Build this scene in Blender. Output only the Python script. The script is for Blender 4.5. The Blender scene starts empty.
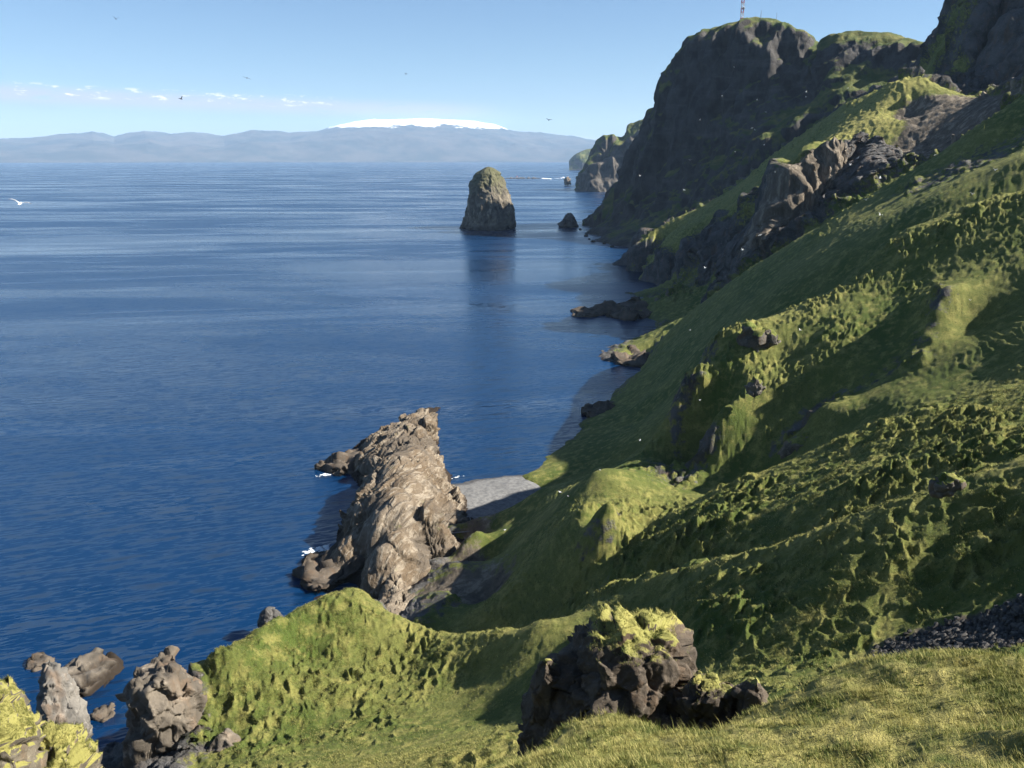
import bpy, math, time, os
import numpy as np
T0 = time.time()
Q = 1.0                      # mesh density
rng = np.random.default_rng(7)
C = bpy.context.scene.collection
R = math.radians

# ------------------------------------------------------------------ camera frame
H = 100.0
PITCH = R(15.11)
F = 835.0
cp, sp = math.cos(PITCH), math.sin(PITCH)

def ray(u, v):
    a = (np.asarray(u, float) - 512) / F
    b = (384 - np.asarray(v, float)) / F
    return a, cp + b * sp, -sp + b * cp

def at(u, v, D):
    """world point seen in direction (u, v) at horizontal distance D"""
    x, y, z = ray(u, v)
    k = D / np.hypot(x, y)
    return np.array([x * k, y * k, H + z * k])

def at_z(u, v, z):
    dx, dy, dz = ray(u, v)
    k = (z - H) / dz
    return np.array([dx * k, dy * k, z + 0 * k])

# ------------------------------------------------------------------ noise
_perm = np.random.default_rng(3).permutation(256).astype(np.int32)
_perm = np.concatenate([_perm, _perm, _perm])
_g3 = np.random.default_rng(5).normal(size=(256, 3)).astype(np.float32)
_g3 /= np.linalg.norm(_g3, axis=1, keepdims=True)

def perlin(x, y, z=None):
    x = np.asarray(x, np.float32); y = np.asarray(y, np.float32)
    z = np.zeros_like(x) + np.float32(0.37) if z is None else np.asarray(z, np.float32)
    xi = np.floor(x); yi = np.floor(y); zi = np.floor(z)
    fx, fy, fz = x - xi, y - yi, z - zi
    xi = xi.astype(np.int32) & 255; yi = yi.astype(np.int32) & 255; zi = zi.astype(np.int32) & 255
    w = lambda t: t * t * t * (t * (t * 6 - 15) + 10)
    wx, wy, wz = w(fx), w(fy), w(fz)
    out = np.zeros_like(fx)
    for dx in (0, 1):
        for dy in (0, 1):
            for dz in (0, 1):
                h = _perm[_perm[_perm[xi + dx] + yi + dy] + zi + dz]
                g = _g3[h]
                d = g[..., 0] * (fx - dx) + g[..., 1] * (fy - dy) + g[..., 2] * (fz - dz)
                out += d * (wx if dx else 1 - wx) * (wy if dy else 1 - wy) * (wz if dz else 1 - wz)
    return out * 1.5

def fbm(x, y, z=None, o=4, gain=0.5, ridged=False):
    s = 0; a = 1.0
    x = np.asarray(x, np.float32); y = np.asarray(y, np.float32)
    if z is not None: z = np.asarray(z, np.float32)
    for i in range(o):
        n = perlin(x + 17.3 * i, y - 9.1 * i, None if z is None else z + 5.7 * i)
        if ridged: n = 1 - 2 * np.abs(n)
        s = s + a * n
        a *= gain; x = x * 2.03; y = y * 2.03
        if z is not None: z = z * 2.03
    return s

def worley(x, y, seed=0):
    """F1, F2 of jittered 2D cells"""
    x = np.asarray(x, np.float32); y = np.asarray(y, np.float32)
    xi = np.floor(x).astype(np.int32); yi = np.floor(y).astype(np.int32)
    f1 = np.full(x.shape, 9.0, np.float32); f2 = f1.copy()
    r = np.random.default_rng(seed + 11).random((256, 2)).astype(np.float32)
    for dx in (-1, 0, 1):
        for dy in (-1, 0, 1):
            cx, cy = xi + dx, yi + dy
            h = _perm[_perm[cx & 255] + (cy & 255)]
            d = np.hypot(cx + r[h, 0] - x, cy + r[h, 1] - y)
            f2 = np.minimum(f2, np.maximum(f1, d)); f1 = np.minimum(f1, d)
    return f1, f2

def blocks(p, seed, size, amp, tilt, warp):
    """broken, angular faces: every point follows the tilted plane of its nearest fracture block; also the distance to the block's edge"""
    r_ = np.random.default_rng(seed); J = r_.random((256, 3)).astype(np.float32); O = (r_.uniform(-1, 1, 256) * amp).astype(np.float32); Gd = (r_.normal(size=(256, 3)) * tilt).astype(np.float32)
    p = np.asarray(p, np.float32)
    w = (p + warp * np.stack([fbm(*(p / warp / 3 + 11 * k + seed % 7).T, o=2) for k in range(3)], 1)) / np.float32(size) + np.float32(seed % 13 * 3.7)
    ci = np.floor(w).astype(np.int32); best = np.full(len(p), 1e9, np.float32); sec = best.copy(); out = np.zeros(len(p), np.float32)
    for dx in (-1, 0, 1):
        for dy in (-1, 0, 1):
            for dz in (-1, 0, 1):
                c = ci + np.array([dx, dy, dz], np.int32); h = _perm[_perm[_perm[c[:, 0] & 255] + (c[:, 1] & 255)] + (c[:, 2] & 255)]
                e = w - c - J[h]; d = (e * e).sum(1); k = d < best
                sec = np.where(k, best, np.minimum(sec, d)); best = np.where(k, d, best)
                out = np.where(k, O[h] + size * (e * Gd[h]).sum(1), out)
    return out, (np.sqrt(sec) - np.sqrt(best)) * size

def sstep(a, b, x):
    t = np.clip((x - a) / (b - a), 0, 1)
    return t * t * (3 - 2 * t)

# ------------------------------------------------------------------ object helpers
def tag(o, label=None, cat=None, group=None, kind=None):
    if label: o['label'] = label
    if cat: o['category'] = cat
    if group: o['group'] = group
    if kind: o['kind'] = kind
    return o

def mesh_np(name, co, quads=None, tris=None, mat=None, parent=None, smooth=True, attrs=None):
    me = bpy.data.meshes.new(name)
    co = np.ascontiguousarray(co, np.float32)
    me.vertices.add(len(co)); me.vertices.foreach_set('co', co.ravel())
    loops = []; starts = []; n = 0
    if quads is not None and len(quads):
        loops.append(np.asarray(quads, np.int32).ravel()); starts.append(n + 4 * np.arange(len(quads))); n += 4 * len(quads)
    if tris is not None and len(tris):
        loops.append(np.asarray(tris, np.int32).ravel()); starts.append(n + 3 * np.arange(len(tris))); n += 3 * len(tris)
    lv = np.concatenate(loops); st = np.concatenate(starts).astype(np.int32)
    me.loops.add(len(lv)); me.loops.foreach_set('vertex_index', lv)
    me.polygons.add(len(st)); me.polygons.foreach_set('loop_start', st)
    me.update(calc_edges=True)
    me.polygons.foreach_set('use_smooth', np.full(len(st), smooth))
    for k, a in (attrs or {}).items():
        at_ = me.attributes.new(k, 'FLOAT', 'POINT'); at_.data.foreach_set('value', np.ascontiguousarray(a, np.float32))
    if mat: me.materials.append(mat)
    o = bpy.data.objects.new(name, me); C.objects.link(o)
    if parent: o.parent = parent
    return o

def grid_quads(n, m):
    i = np.arange(n - 1)[:, None] * m + np.arange(m - 1)[None]
    return np.stack([i, i + 1, i + m + 1, i + m], -1).reshape(-1, 4)

def grid_normals(X, Y, Z):
    P = np.stack([X, Y, Z], -1)
    a = np.gradient(P, axis=0); b = np.gradient(P, axis=1)
    n = np.cross(a, b); n /= np.linalg.norm(n, axis=-1, keepdims=True) + 1e-9
    n *= np.where(n[..., 2:3] < 0, -1, 1)
    return n

# ------------------------------------------------------------------ materials
class NT:
    def __init__(s, name):
        s.m = bpy.data.materials.new(name); s.m.use_nodes = True
        s.t = s.m.node_tree; s.b = s.t.nodes['Principled BSDF']
        s.b.inputs['Roughness'].default_value = 0.9
        s.b.inputs['Specular IOR Level'].default_value = 0.2
        s.pos = s.n('ShaderNodeNewGeometry').outputs['Position']
    def n(s, t, **k):
        q = s.t.nodes.new(t)
        for a, b in k.items(): setattr(q, a, b)
        return q
    def set(s, sock, val):
        if isinstance(val, bpy.types.NodeSocket): s.t.links.new(val, sock)
        elif isinstance(val, (tuple, list)) and len(val) == 3 and sock.type == 'RGBA': sock.default_value = (*val, 1)
        else: sock.default_value = val
    def math(s, op, a, b=0.0, c=0.0, clamp=False):
        q = s.n('ShaderNodeMath', operation=op, use_clamp=clamp)
        s.set(q.inputs[0], a); s.set(q.inputs[1], b); s.set(q.inputs[2], c); return q.outputs[0]
    def noise(s, scale, detail=4, rough=.55, vec=None, dist=0.0, stretch=None, rot=None):
        q = s.n('ShaderNodeTexNoise'); v = vec or s.pos
        if rot:          # turn first, stretch afterwards
            mp = s.n('ShaderNodeMapping'); s.set(mp.inputs[0], v); mp.inputs['Rotation'].default_value = rot; v = mp.outputs[0]
        if stretch:
            mp = s.n('ShaderNodeMapping'); s.set(mp.inputs[0], v); mp.inputs['Scale'].default_value = stretch; v = mp.outputs[0]
        s.set(q.inputs['Vector'], v); q.inputs['Scale'].default_value = scale
        q.inputs['Detail'].default_value = detail; q.inputs['Roughness'].default_value = rough
        q.inputs['Distortion'].default_value = dist
        return q.outputs['Fac']
    def vor(s, scale, feature='F1', vec=None, out='Distance'):
        q = s.n('ShaderNodeTexVoronoi', feature=feature); s.set(q.inputs['Vector'], vec or s.pos)
        q.inputs['Scale'].default_value = scale; return q.outputs[out]
    def ramp(s, x, lo, hi, a=0.0, b=1.0):
        q = s.n('ShaderNodeMapRange'); q.interpolation_type = 'SMOOTHSTEP'
        s.set(q.inputs[0], x); s.set(q.inputs[1], lo); s.set(q.inputs[2], hi); s.set(q.inputs[3], a); s.set(q.inputs[4], b)
        return q.outputs[0]
    def mix(s, f, a, b, blend='MIX'):
        q = s.n('ShaderNodeMix', data_type='RGBA', blend_type=blend)
        s.set(q.inputs[0], f); s.set(q.inputs[6], a); s.set(q.inputs[7], b); return q.outputs[2]
    def attr(s, name):
        return s.n('ShaderNodeAttribute', attribute_name=name).outputs['Fac']
    def bump(s, h, strength, dist, normal=None):
        q = s.n('ShaderNodeBump'); q.inputs['Strength'].default_value = strength; q.inputs['Distance'].default_value = dist
        s.set(q.inputs['Height'], h)
        if normal is not None: s.set(q.inputs['Normal'], normal)
        return q.outputs[0]
    def col(s, c): s.set(s.b.inputs['Base Color'], c)
    def nrm(s, x): s.set(s.b.inputs['Normal'], x)
    def nearness(s):      # metres north of the path
        x = s.n('ShaderNodeSeparateXYZ'); s.set(x.inputs[0], s.pos); return x.outputs[1]
    def upness(s):
        g = s.n('ShaderNodeNewGeometry'); x = s.n('ShaderNodeSeparateXYZ'); s.set(x.inputs[0], g.outputs['Normal']); return x.outputs[2]

def rock_colour(m, k=1.0, tint=(.5, .5, .5), scale=1.0):
    n1 = m.noise(.22 * scale, 6, .6); n2 = m.noise(1.6 * scale, 6, .65); n3 = m.noise(7 * scale, 4, .7)
    dark = tuple(.075 * k * t * 2 for t in tint); mid = tuple(.17 * k * t * 2 for t in tint); pale = tuple(.33 * k * t * 2 for t in tint)
    c = m.mix(m.ramp(n1, .35, .65), dark, mid)
    c = m.mix(m.ramp(n2, .54, .76, 0, .8), c, pale)
    c = m.mix(m.ramp(n3, .5, .75, 0, .6), c, dark)
    c = m.mix(m.ramp(m.noise(.5 * scale, 5, .6, stretch=(1, 1, .3)), .5, .68, 0, .45), c, (.21 * k, .13 * k, .075 * k))
    h = m.math('ADD', m.math('MULTIPLY', n2, 1.0), m.math('MULTIPLY', n3, .5))
    return c, h

def grass_colour(m, yellow=0.0):
    big = m.noise(.035, 4, .6); mid = m.noise(.35, 5, .65); fine = m.noise(3.2, 5, .7); grain = m.noise(17, 3, .7)
    c = m.mix(m.ramp(big, .38, .62), (.060, .092, .014), (.128, .140, .034))
    c = m.mix(m.ramp(mid, .45, .70), c, (.245, .228, .066))
    c = m.mix(m.ramp(fine, .50, .68, 0, .75), c, (.028, .050, .009))
    c = m.mix(m.ramp(m.noise(1.15, 4, .7), .54, .70, 0, .6), c, (.030, .045, .012))
    c = m.mix(m.ramp(grain, .5, .78, 0, .55), c, (.30, .28, .10))
    if yellow: c = m.mix(yellow, c, (.33, .29, .095))
    h = m.math('ADD', m.math('MULTIPLY', fine, 1.0), m.math('MULTIPLY', grain, .55))
    return c, h

def make_terrain_mat():
    m = NT('hillside_turf_and_rock')
    gc, gh = grass_colour(m, m.math('MULTIPLY', m.attr('yellow'), m.ramp(m.noise(.8, 4, .6), .3, .65)))
    rc, rh = rock_colour(m, .62, (.52, .50, .48), .5)
    n = m.noise(.5, 5, .65)
    rf = m.math('ADD', m.attr('rock'), m.math('MULTIPLY', m.math('SUBTRACT', n, .5), 1.1))
    rf = m.ramp(rf, .40, .60)
    vs = m.noise(.22, 6, .7, stretch=(1, 1, .16))
    sc = m.mix(m.noise(.9, 5, .7), (.075, .062, .047), (.17, .14, .105)); sc = m.mix(m.ramp(vs, .48, .64, 0, .8), sc, (.30, .25, .19)); sc = m.mix(m.ramp(vs, .46, .34, 0, .7), sc, (.05, .04, .032))
    c = m.mix(rf, gc, rc)
    sf = m.ramp(m.math('ADD', m.attr('soil'), m.math('MULTIPLY', m.math('SUBTRACT', n, .5), .7)), .42, .60)
    c = m.mix(sf, c, sc)
    m.col(c)
    m.b.inputs['Sheen Weight'].default_value = .0
    hh = m.mix(rf, gh, m.math('MULTIPLY', rh, 1.6))
    coarse = m.math('MULTIPLY', m.math('ADD', m.noise(.13, 6, .65), m.math('MULTIPLY', vs, .8)), m.math('MAXIMUM', m.ramp(m.attr('rock'), .4, .8), m.ramp(m.attr('soil'), .4, .8)))
    m.nrm(m.bump(hh, .85, .40, m.bump(coarse, .9, 2.6)))
    return m.m

def make_rock_mat(name, k, tint, scale, moss=0.0, wet=True, dist=.25):
    m = NT(name)
    c, h = rock_colour(m, k, tint, scale)
    z = m.n('ShaderNodeSeparateXYZ'); m.set(z.inputs[0], m.pos)
    if wet:    # seaweed and wet band at the waterline
        zz = m.math('ADD', z.outputs[2], m.math('MULTIPLY', m.noise(.35, 4, .6), 3.0))
        c = m.mix(m.ramp(zz, 2.4, 4.2, 1, 0), c, (.022, .016, .011))
    if moss:
        dry = .55 if scale > 1.2 else 0.0
        gz = m.n('ShaderNodeSeparateXYZ'); m.set(gz.inputs[0], m.n('ShaderNodeTexCoord').outputs['Generated'])
        up = m.math('MULTIPLY', m.ramp(m.upness(), .1, .7), m.ramp(gz.outputs[2], 1.02 - moss * 1.4, 1.2 - moss * 1.3))
        mf = m.ramp(m.math('ADD', up, m.math('MULTIPLY', m.math('SUBTRACT', m.noise(.9 * scale, 5, .7), .5), 1.0)), .38, .62)
        gc, gh = grass_colour(m, dry)
        c = m.mix(mf, c, gc)
    m.col(c); m.nrm(m.bump(h, .8, dist))
    return m.m

def make_cliff_mat(name, k, tint, green=.75, zlo=None):
    m = NT(name)
    n1 = m.noise(.012, 6, .6); n2 = m.noise(.06, 6, .65, stretch=(1, 1, .55)); n3 = m.noise(.3, 5, .7)
    band = m.noise(.05, 5, .6, stretch=(.25, .25, 1.6))
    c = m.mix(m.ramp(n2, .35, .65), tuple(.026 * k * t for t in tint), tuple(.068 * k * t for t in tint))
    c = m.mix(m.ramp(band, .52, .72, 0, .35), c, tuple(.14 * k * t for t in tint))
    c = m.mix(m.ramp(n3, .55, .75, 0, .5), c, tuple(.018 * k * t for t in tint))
    gf = m.math('ADD', m.upness(), m.math('MULTIPLY', m.math('SUBTRACT', m.noise(.03, 6, .7), .5), 1.3))
    gf = m.ramp(m.math('ADD', gf, m.attr('turf')), 1 - green + .35, 1 - green + .6)
    gc = m.mix(m.ramp(m.noise(.05, 5, .7), .4, .65), (.055, .075, .02), (.13, .125, .04))
    gc = m.mix(m.ramp(m.noise(.4, 4, .7), .5, .7, 0, .5), gc, (.035, .055, .012))
    c = m.mix(gf, c, gc)
    m.col(c)
    m.nrm(m.bump(m.math('ADD', n2, m.math('MULTIPLY', n3, .5)), .8, 4.0))
    return m.m

# ------------------------------------------------------------------ polar height patches
class Patch:
    """terrain sheet through a set of surveyed points, interpolated with a multiquadric"""
    def __init__(s, c=.02): s.p = []; s.a = []; s.c = c
    def add(s, pts, **at_):
        for q in np.atleast_2d(pts):
            s.p.append(q); s.a.append(at_)
    def pt(s, lst, **k):
        for u, v, D in lst: s.add(at(u, v, D), **k)
    def dens(s, lst, step):
        out = []
        for a, b in zip(lst[:-1], lst[1:]):
            a, b = np.array(a, float), np.array(b, float)
            n = max(1, int(round(np.hypot(*(b - a)[:2]) / step)))
            for i in range(n): out.append(a + (b - a) * i / n)
        out.append(np.array(lst[-1], float)); return out
    def line(s, lst, step=28, **k):
        for u, v, D in s.dens(lst, step): s.add(at(u, v, D), **k)
    def crest(s, lst, back=.06, drop=15, step=24, back_attr=None, **k):
        for u, v, D in s.dens(lst, step):
            s.add(at(u, v, D), **k)
            s.add(at(u, v + drop, D * (1 + back)), **(back_attr or k))
    def level(s, lst, z=0, **k):
        for u, v in lst: s.add(at_z(u, v, z), **k)
    def world(s, lst, **k):
        for q in lst: s.add(np.array(q, float), **k)
    def solve(s, names):
        P = np.array(s.p); s.th = np.arctan2(P[:, 0], P[:, 1]); D = np.hypot(P[:, 0], P[:, 1]); s.ld = np.log(D)
        t = (P[:, 2] - H) / D
        key = np.round(np.stack([s.th, s.ld], 1), 4); _, ix = np.unique(key, axis=0, return_index=True)
        s.th, s.ld, t = s.th[ix], s.ld[ix], t[ix]
        V = [t] + [np.array([s.a[i].get(n, 0.0) for i in ix]) for n in names]
        N = len(ix)
        K = np.zeros((N + 3, N + 3))
        r = np.sqrt((s.th[:, None] - s.th[None]) ** 2 + (s.ld[:, None] - s.ld[None]) ** 2 + s.c ** 2)
        K[:N, :N] = -r - -8e-4 * np.eye(N)
        A = np.stack([np.ones(N), s.th, s.ld], 1); K[:N, N:] = A; K[N:, :N] = A.T
        rhs = np.zeros((N + 3, len(V))); rhs[:N] = np.array(V).T
        s.w = np.linalg.solve(K, rhs); s.N = N
    def ev(s, th, ld, k=0):
        shp = th.shape; th = th.ravel().astype(np.float32); ld = ld.ravel().astype(np.float32)
        out = np.empty((len(th), s.w.shape[1]), np.float32); W = s.w.astype(np.float32)
        for i in range(0, len(th), 60000):
            a, b = th[i:i + 60000], ld[i:i + 60000]
            r = np.sqrt((a[:, None] - s.th[None].astype(np.float32)) ** 2 + (b[:, None] - s.ld[None].astype(np.float32)) ** 2 + s.c ** 2)
            out[i:i + 60000] = -r @ W[:s.N] + W[s.N] + a[:, None] * W[s.N + 1] + b[:, None] * W[s.N + 2]
        return [out[:, j].reshape(shp) for j in range(out.shape[1])]
    def grid(s, th, D):
        # coarse evaluation + bilinear upsampling
        ths = np.interp(np.linspace(0, len(th) - 1, max(4, int(len(th) / 2.0))), np.arange(len(th)), th)
        lds = np.log(D); ldc = np.interp(np.linspace(0, len(D) - 1, max(4, int(len(D) / 2.0))), np.arange(len(D)), lds)
        G = s.ev(*np.meshgrid(ths, ldc, indexing='ij'))
        fi = np.interp(th, ths, np.arange(len(ths))); fj = np.interp(lds, ldc, np.arange(len(ldc)))
        i = np.clip(fi.astype(int), 0, len(ths) - 2); j = np.clip(fj.astype(int), 0, len(ldc) - 2)
        a = (fi - i)[:, None]; b = (fj - j)[None]
        res = []
        for g in G:
            res.append((g[np.ix_(i, j)] * (1 - a) + g[np.ix_(i + 1, j)] * a) * (1 - b) + (g[np.ix_(i, j + 1)] * (1 - a) + g[np.ix_(i + 1, j + 1)] * a) * b)
        TH, DD = np.meshgrid(th, D, indexing='ij')
        return DD * np.sin(TH), DD * np.cos(TH), H + res[0] * DD, res[1:]

def seg(*stops):
    """[(start, end, step), ...] -> monotone samples"""
    out = []
    for a, b, st in stops:
        n = max(2, int((b - a) / st * Q)); out.append(np.linspace(a, b, n, endpoint=False))
    out.append(np.array([stops[-1][1]])); return np.concatenate(out)

SUN_AZ, SUN_EL = 95.0, 37.0
SUN, SKY, EXPO, HAZE = 5.0, .042, 1.55, 2.1e-5
# ================================================================== HILLSIDE
T = Patch(.02)
G = dict(hum=.25)                  # plain turf
HM = dict(hum=1.0)                 # strongly hummocked turf
RK = dict(rock=1.0, hum=.1)
# foreground bank
T.pt([(1024, 768, 15), (850, 768, 14.5), (700, 768, 14), (600, 768, 14), (540, 775, 14.5)], hum=.0, yellow=1)
T.crest([(500, 772, 16), (535, 750, 17), (560, 735, 18), (600, 724, 18.5), (640, 728, 19), (680, 738, 18.5), (730, 728, 19),
         (780, 700, 20), (830, 679, 21), (890, 664, 22), (950, 660, 23), (1024, 666, 23.5), (1100, 672, 24)],
        back=.10, drop=26, hum=.0, yellow=1, back_attr=dict(hum=.1))
T.pt([(600, 735, 27), (650, 745, 28), (700, 735, 27), (560, 775, 27), (720, 715, 26), (600, 770, 36), (700, 720, 40), (760, 700, 34), (850, 680, 42), (980, 665, 44)], hum=.1)
T.pt([(760, 680, 66), (860, 668, 66), (960, 660, 64)], hum=.6)
# shaded bowl
T.pt([(620, 700, 80), (560, 700, 88), (500, 715, 92), (430, 720, 98), (470, 680, 108), (540, 660, 102), (600, 640, 98), (660, 650, 88)], hum=.12)
# sunlit flank at the bottom edge, running out to the left mounds
Y = dict(hum=.35, yellow=.7, rock=-.7)
T.pt([(525, 742, 74), (470, 752, 75), (410, 763, 76), (350, 772, 78), (430, 800, 66), (300, 800, 75), (200, 810, 80), (110, 790, 77), (520, 775, 66)], **Y)
T.crest([(-80, 730, 72), (0, 735, 72), (20, 745, 72), (34, 765, 72), (50, 762, 73), (70, 760, 74), (90, 765, 74), (106, 778, 73), (130, 800, 73)],
        back=.10, drop=75, hum=.3, yellow=.6, rock=-.5, back_attr=dict(rock=.6))
T.pt([(0, 765, 66), (15, 785, 64), (-40, 750, 66), (60, 785, 70), (80, 800, 69)], hum=.3, yellow=.6, rock=-.5)

# lower-left spur
T.pt([(250, 768, 92), (300, 740, 101), (330, 700, 109), (262, 700, 110), (232, 700, 111), (300, 650, 123), (400, 665, 118), (420, 648, 121)], hum=.7)
T.crest([(205, 662, 118), (235, 645, 121), (270, 622, 127), (300, 608, 131), (345, 592, 138)], back=.07, drop=70, back_attr=RK, hum=.8)
T.crest([(345, 592, 138), (370, 598, 138), (385, 612, 134), (420, 625, 128), (450, 634, 124), (480, 634, 119), (510, 630, 115), (540, 621, 110)],
        back=.06, drop=30, hum=.3, yellow=.5, back_attr=dict(hum=.1))
T.pt([(195, 690, 117), (185, 735, 112)], **RK)
T.level([(150, 745), (120, 755)], z=12, **RK)
T.level([(205, 650), (180, 655), (240, 610), (105, 768), (130, 690)], z=-4, **RK)
# spur A (hummocked near face)
T.crest([(575, 599, 126), (620, 585, 118), (676, 571, 108), (700, 565, 103), (770, 547, 98), (860, 512, 95), (930, 490, 95), (1024, 456, 97), (1090, 436, 99)],
        back=.05, drop=8, hum=.7, yellow=.3)
T.pt([(700, 620, 86), (780, 620, 80), (860, 620, 77), (950, 600, 78), (1024, 560, 81), (700, 600, 92), (850, 560, 85), (950, 540, 86), (780, 665, 73), (780, 585, 88)], **HM)
T.pt([(640, 615, 104), (605, 622, 106)], hum=.3)
T.pt([(1024, 640, 70), (960, 645, 70), (1040, 615, 72), (900, 655, 71)], hum=.2, soil=.8)
# spur B (broad hummocked slope)
T.pt([(1024, 430, 116), (900, 470, 114), (800, 510, 112), (720, 530, 118), (660, 550, 122), (610, 575, 129), (950, 440, 122), (850, 470, 121), (760, 500, 127), (1024, 405, 130), (880, 445, 131)], **HM)
T.crest([(1090, 362, 146), (1024, 380, 146), (980, 392, 147), (940, 405, 147), (870, 430, 147), (800, 457, 149), (740, 482, 150), (700, 500, 150), (650, 527, 145), (615, 548, 138)],
        back=.05, drop=9, hum=.8, yellow=.3)
T.pt([(980, 377, 176), (900, 402, 175), (840, 430, 176), (790, 455, 178), (720, 480, 182), (1024, 352, 178)], hum=.1)
# sunlit rib and gullies above the cove
def cove_slope(lst, dz=0.0, **k):
    for u, v in lst:
        dx, dy, dz_ = ray(u, v); L = math.hypot(dx, dy); a, b, t = dx / L, dy / L, dz_ / L
        m, x0, y0, sl = 1.06, -13.0, 165.0, .17
        D = (H + m * (x0 - sl * y0) - dz) / (m * (a - sl * b) - t)
        T.add(at(u, v, D), **k)
cove_slope([(474, 522), (472, 545), (480, 572), (486, 600), (462, 575)], hum=.1, soil=.75, rock=.2)
cove_slope([(560, 500), (600, 470), (540, 490), (520, 520), (505, 545), (590, 525), (570, 552), (530, 585)], hum=.12)
cove_slope([(612, 501), (590, 506), (570, 517), (550, 533), (532, 553), (517, 573), (505, 593)], dz=2.4, hum=.5, yellow=.5)
T.pt([(670, 468, 192), (690, 470, 190), (680, 485, 184)], hum=.4, rock=.5)
# rocky scar in the gully behind B
T.line([(955, 300, 204), (925, 330, 199), (890, 365, 194), (840, 402, 188), (800, 432, 186), (775, 455, 184)], hum=.1, rock=.42, step=20)
# spur C with the green knob
T.crest([(1100, 172, 252), (1024, 190, 252), (960, 208, 252), (900, 232, 250), (870, 255, 247), (840, 285, 238), (800, 305, 236), (760, 325, 234), (735, 337, 232), (700, 362, 220), (688, 385, 211), (689, 402, 204)],
        back=.06, drop=18, hum=.8, yellow=.3, back_attr=G)
T.pt([(820, 350, 205), (780, 360, 208), (740, 390, 200), (712, 420, 195), (737, 440, 189), (780, 425, 190), (820, 402, 186), (720, 385, 205), (760, 410, 194), (845, 320, 214)], hum=.62, green=1)
T.pt([(1024, 240, 224), (960, 262, 225), (900, 290, 224)], hum=.7)
T.pt([(1024, 310, 197), (960, 320, 203), (900, 335, 204), (860, 362, 198)], hum=.15)
T.pt([(672, 418, 228), (684, 440, 213), (706, 462, 198), (740, 480, 182), (790, 445, 184)], rock=-.8, green=1)
T.pt([(640, 440, 250), (660, 450, 232), (690, 480, 196)], hum=.2)
# smooth shaded slope behind C
T.pt([(1024, 162, 290), (1000, 173, 290), (940, 200, 288), (850, 250, 289), (780, 290, 299), (720, 330, 310), (680, 370, 304), (640, 420, 290), (600, 440, 277), (560, 470, 255), (640, 400, 320)], hum=.12)
T.crest([(1090, 62, 380), (1024, 95, 378), (960, 140, 370), (900, 178, 370), (840, 215, 373), (790, 245, 384), (740, 275, 397), (690, 312, 402), (660, 340, 406), (645, 366, 400)],
        back=.05, drop=12, hum=.5, yellow=.2)
T.pt([(960, 163, 350), (1010, 146, 348), (930, 178, 350)], rock=.5)
# shore
T.level([(640, 374), (625, 358), (648, 335), (612, 400), (590, 420), (560, 450), (526, 476), (655, 318), (640, 300), (650, 290), (648, 270)], z=1, rock=.35)
T.level([(500, 486), (520, 478), (480, 498), (490, 492), (510, 484), (468, 498), (512, 488), (500, 494)], z=-1.8, soil=1)
T.level([(612, 378), (600, 352), (620, 330), (610, 300), (620, 280), (625, 255), (560, 425), (520, 455), (470, 468), (440, 480), (400, 560), (330, 600), (280, 600), (60, 660), (-60, 640)], z=-6, rock=.9)
T.level([(642, 276), (636, 282), (630, 277), (618, 275), (600, 276), (644, 270), (640, 266), (630, 260), (614, 256), (646, 262), (647, 284)], z=-8, rock=.9)
T.level([(425, 560), (445, 535), (412, 588), (398, 600)], z=1.8, rock=.7, soil=.25)  # scree at the promontory root; its shade put into the colour as dark rock
T.level([(440, 598), (458, 562), (470, 532), (425, 610)], z=9, rock=.6, soil=.3)  # upper part of the same scree, shade painted in with the rock tone
T.level([(400, 560), (420, 530), (440, 505), (385, 590)], z=-3, soil=.9)
T.level([(500, 486), (520, 478), (480, 498), (490, 492), (510, 484), (468, 498), (512, 488), (500, 494)], z=-1.8, soil=1)
T.level([(612, 378), (600, 352), (620, 330), (610, 300), (620, 280), (625, 255), (560, 425), (520, 455), (470, 468), (440, 480), (400, 560), (330, 600), (280, 600), (60, 660), (-60, 640)], z=-6, rock=.9)
T.level([(642, 276), (636, 282), (630, 277), (618, 275), (600, 276), (644, 270), (640, 266), (630, 260), (614, 256), (646, 262), (647, 284)], z=-8, rock=.9)
T.level([(470, 548), (478, 520)], z=5, rock=.2, soil=.6)
T.level([(440, 590)], z=6, rock=.2, soil=.8)
T.level([(420, 560), (440, 530), (455, 500), (400, 590)], z=-2, soil=.8)
T.line([(668, 299, 560), (690, 292, 560)], hum=.6)
T.pt([(700, 300, 540), (680, 318, 470)], hum=.3)
# spur E: sunlit turf strip, sea cliff below it, brown bulge above
T.crest([(646, 222, 790), (670, 223, 790), (700, 208, 785), (733, 190, 778), (761, 172, 765), (781, 150, 745), (802, 136, 716), (827, 119, 680), (842, 106, 652), (870, 94, 632), (905, 79, 620), (930, 82, 612)],
        back=.05, drop=10, hum=.5, yellow=.4, rock=-.6, back_attr=dict(rock=.8))
T.world([(240, 770, 60), (275, 730, 85), (300, 690, 105), (315, 640, 128), (350, 620, 160)], rock=.4)
T.line([(650, 262, 725), (658, 258, 712), (675, 251, 690), (703, 233, 645), (725, 216, 610), (756, 207, 560), (775, 195, 532)], hum=.4, yellow=.4, rock=-.35)
T.pt([(668, 238, 742), (690, 225, 730), (715, 210, 712), (740, 195, 690), (765, 180, 650), (790, 160, 640), (815, 140, 630)], hum=.5, yellow=.4, rock=-.6)
T.line([(786, 184, 514), (807, 162, 527), (830, 155, 540)], rock=.5, soil=.6, step=12)
T.line([(773, 238, 498), (785, 232, 503), (800, 220, 511), (820, 204, 522), (836, 194, 530)], rock=.8, soil=1, step=12)
T.line([(655, 292, 700), (680, 293, 680), (700, 285, 635), (725, 270, 575), (755, 258, 525)], rock=1)
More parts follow.
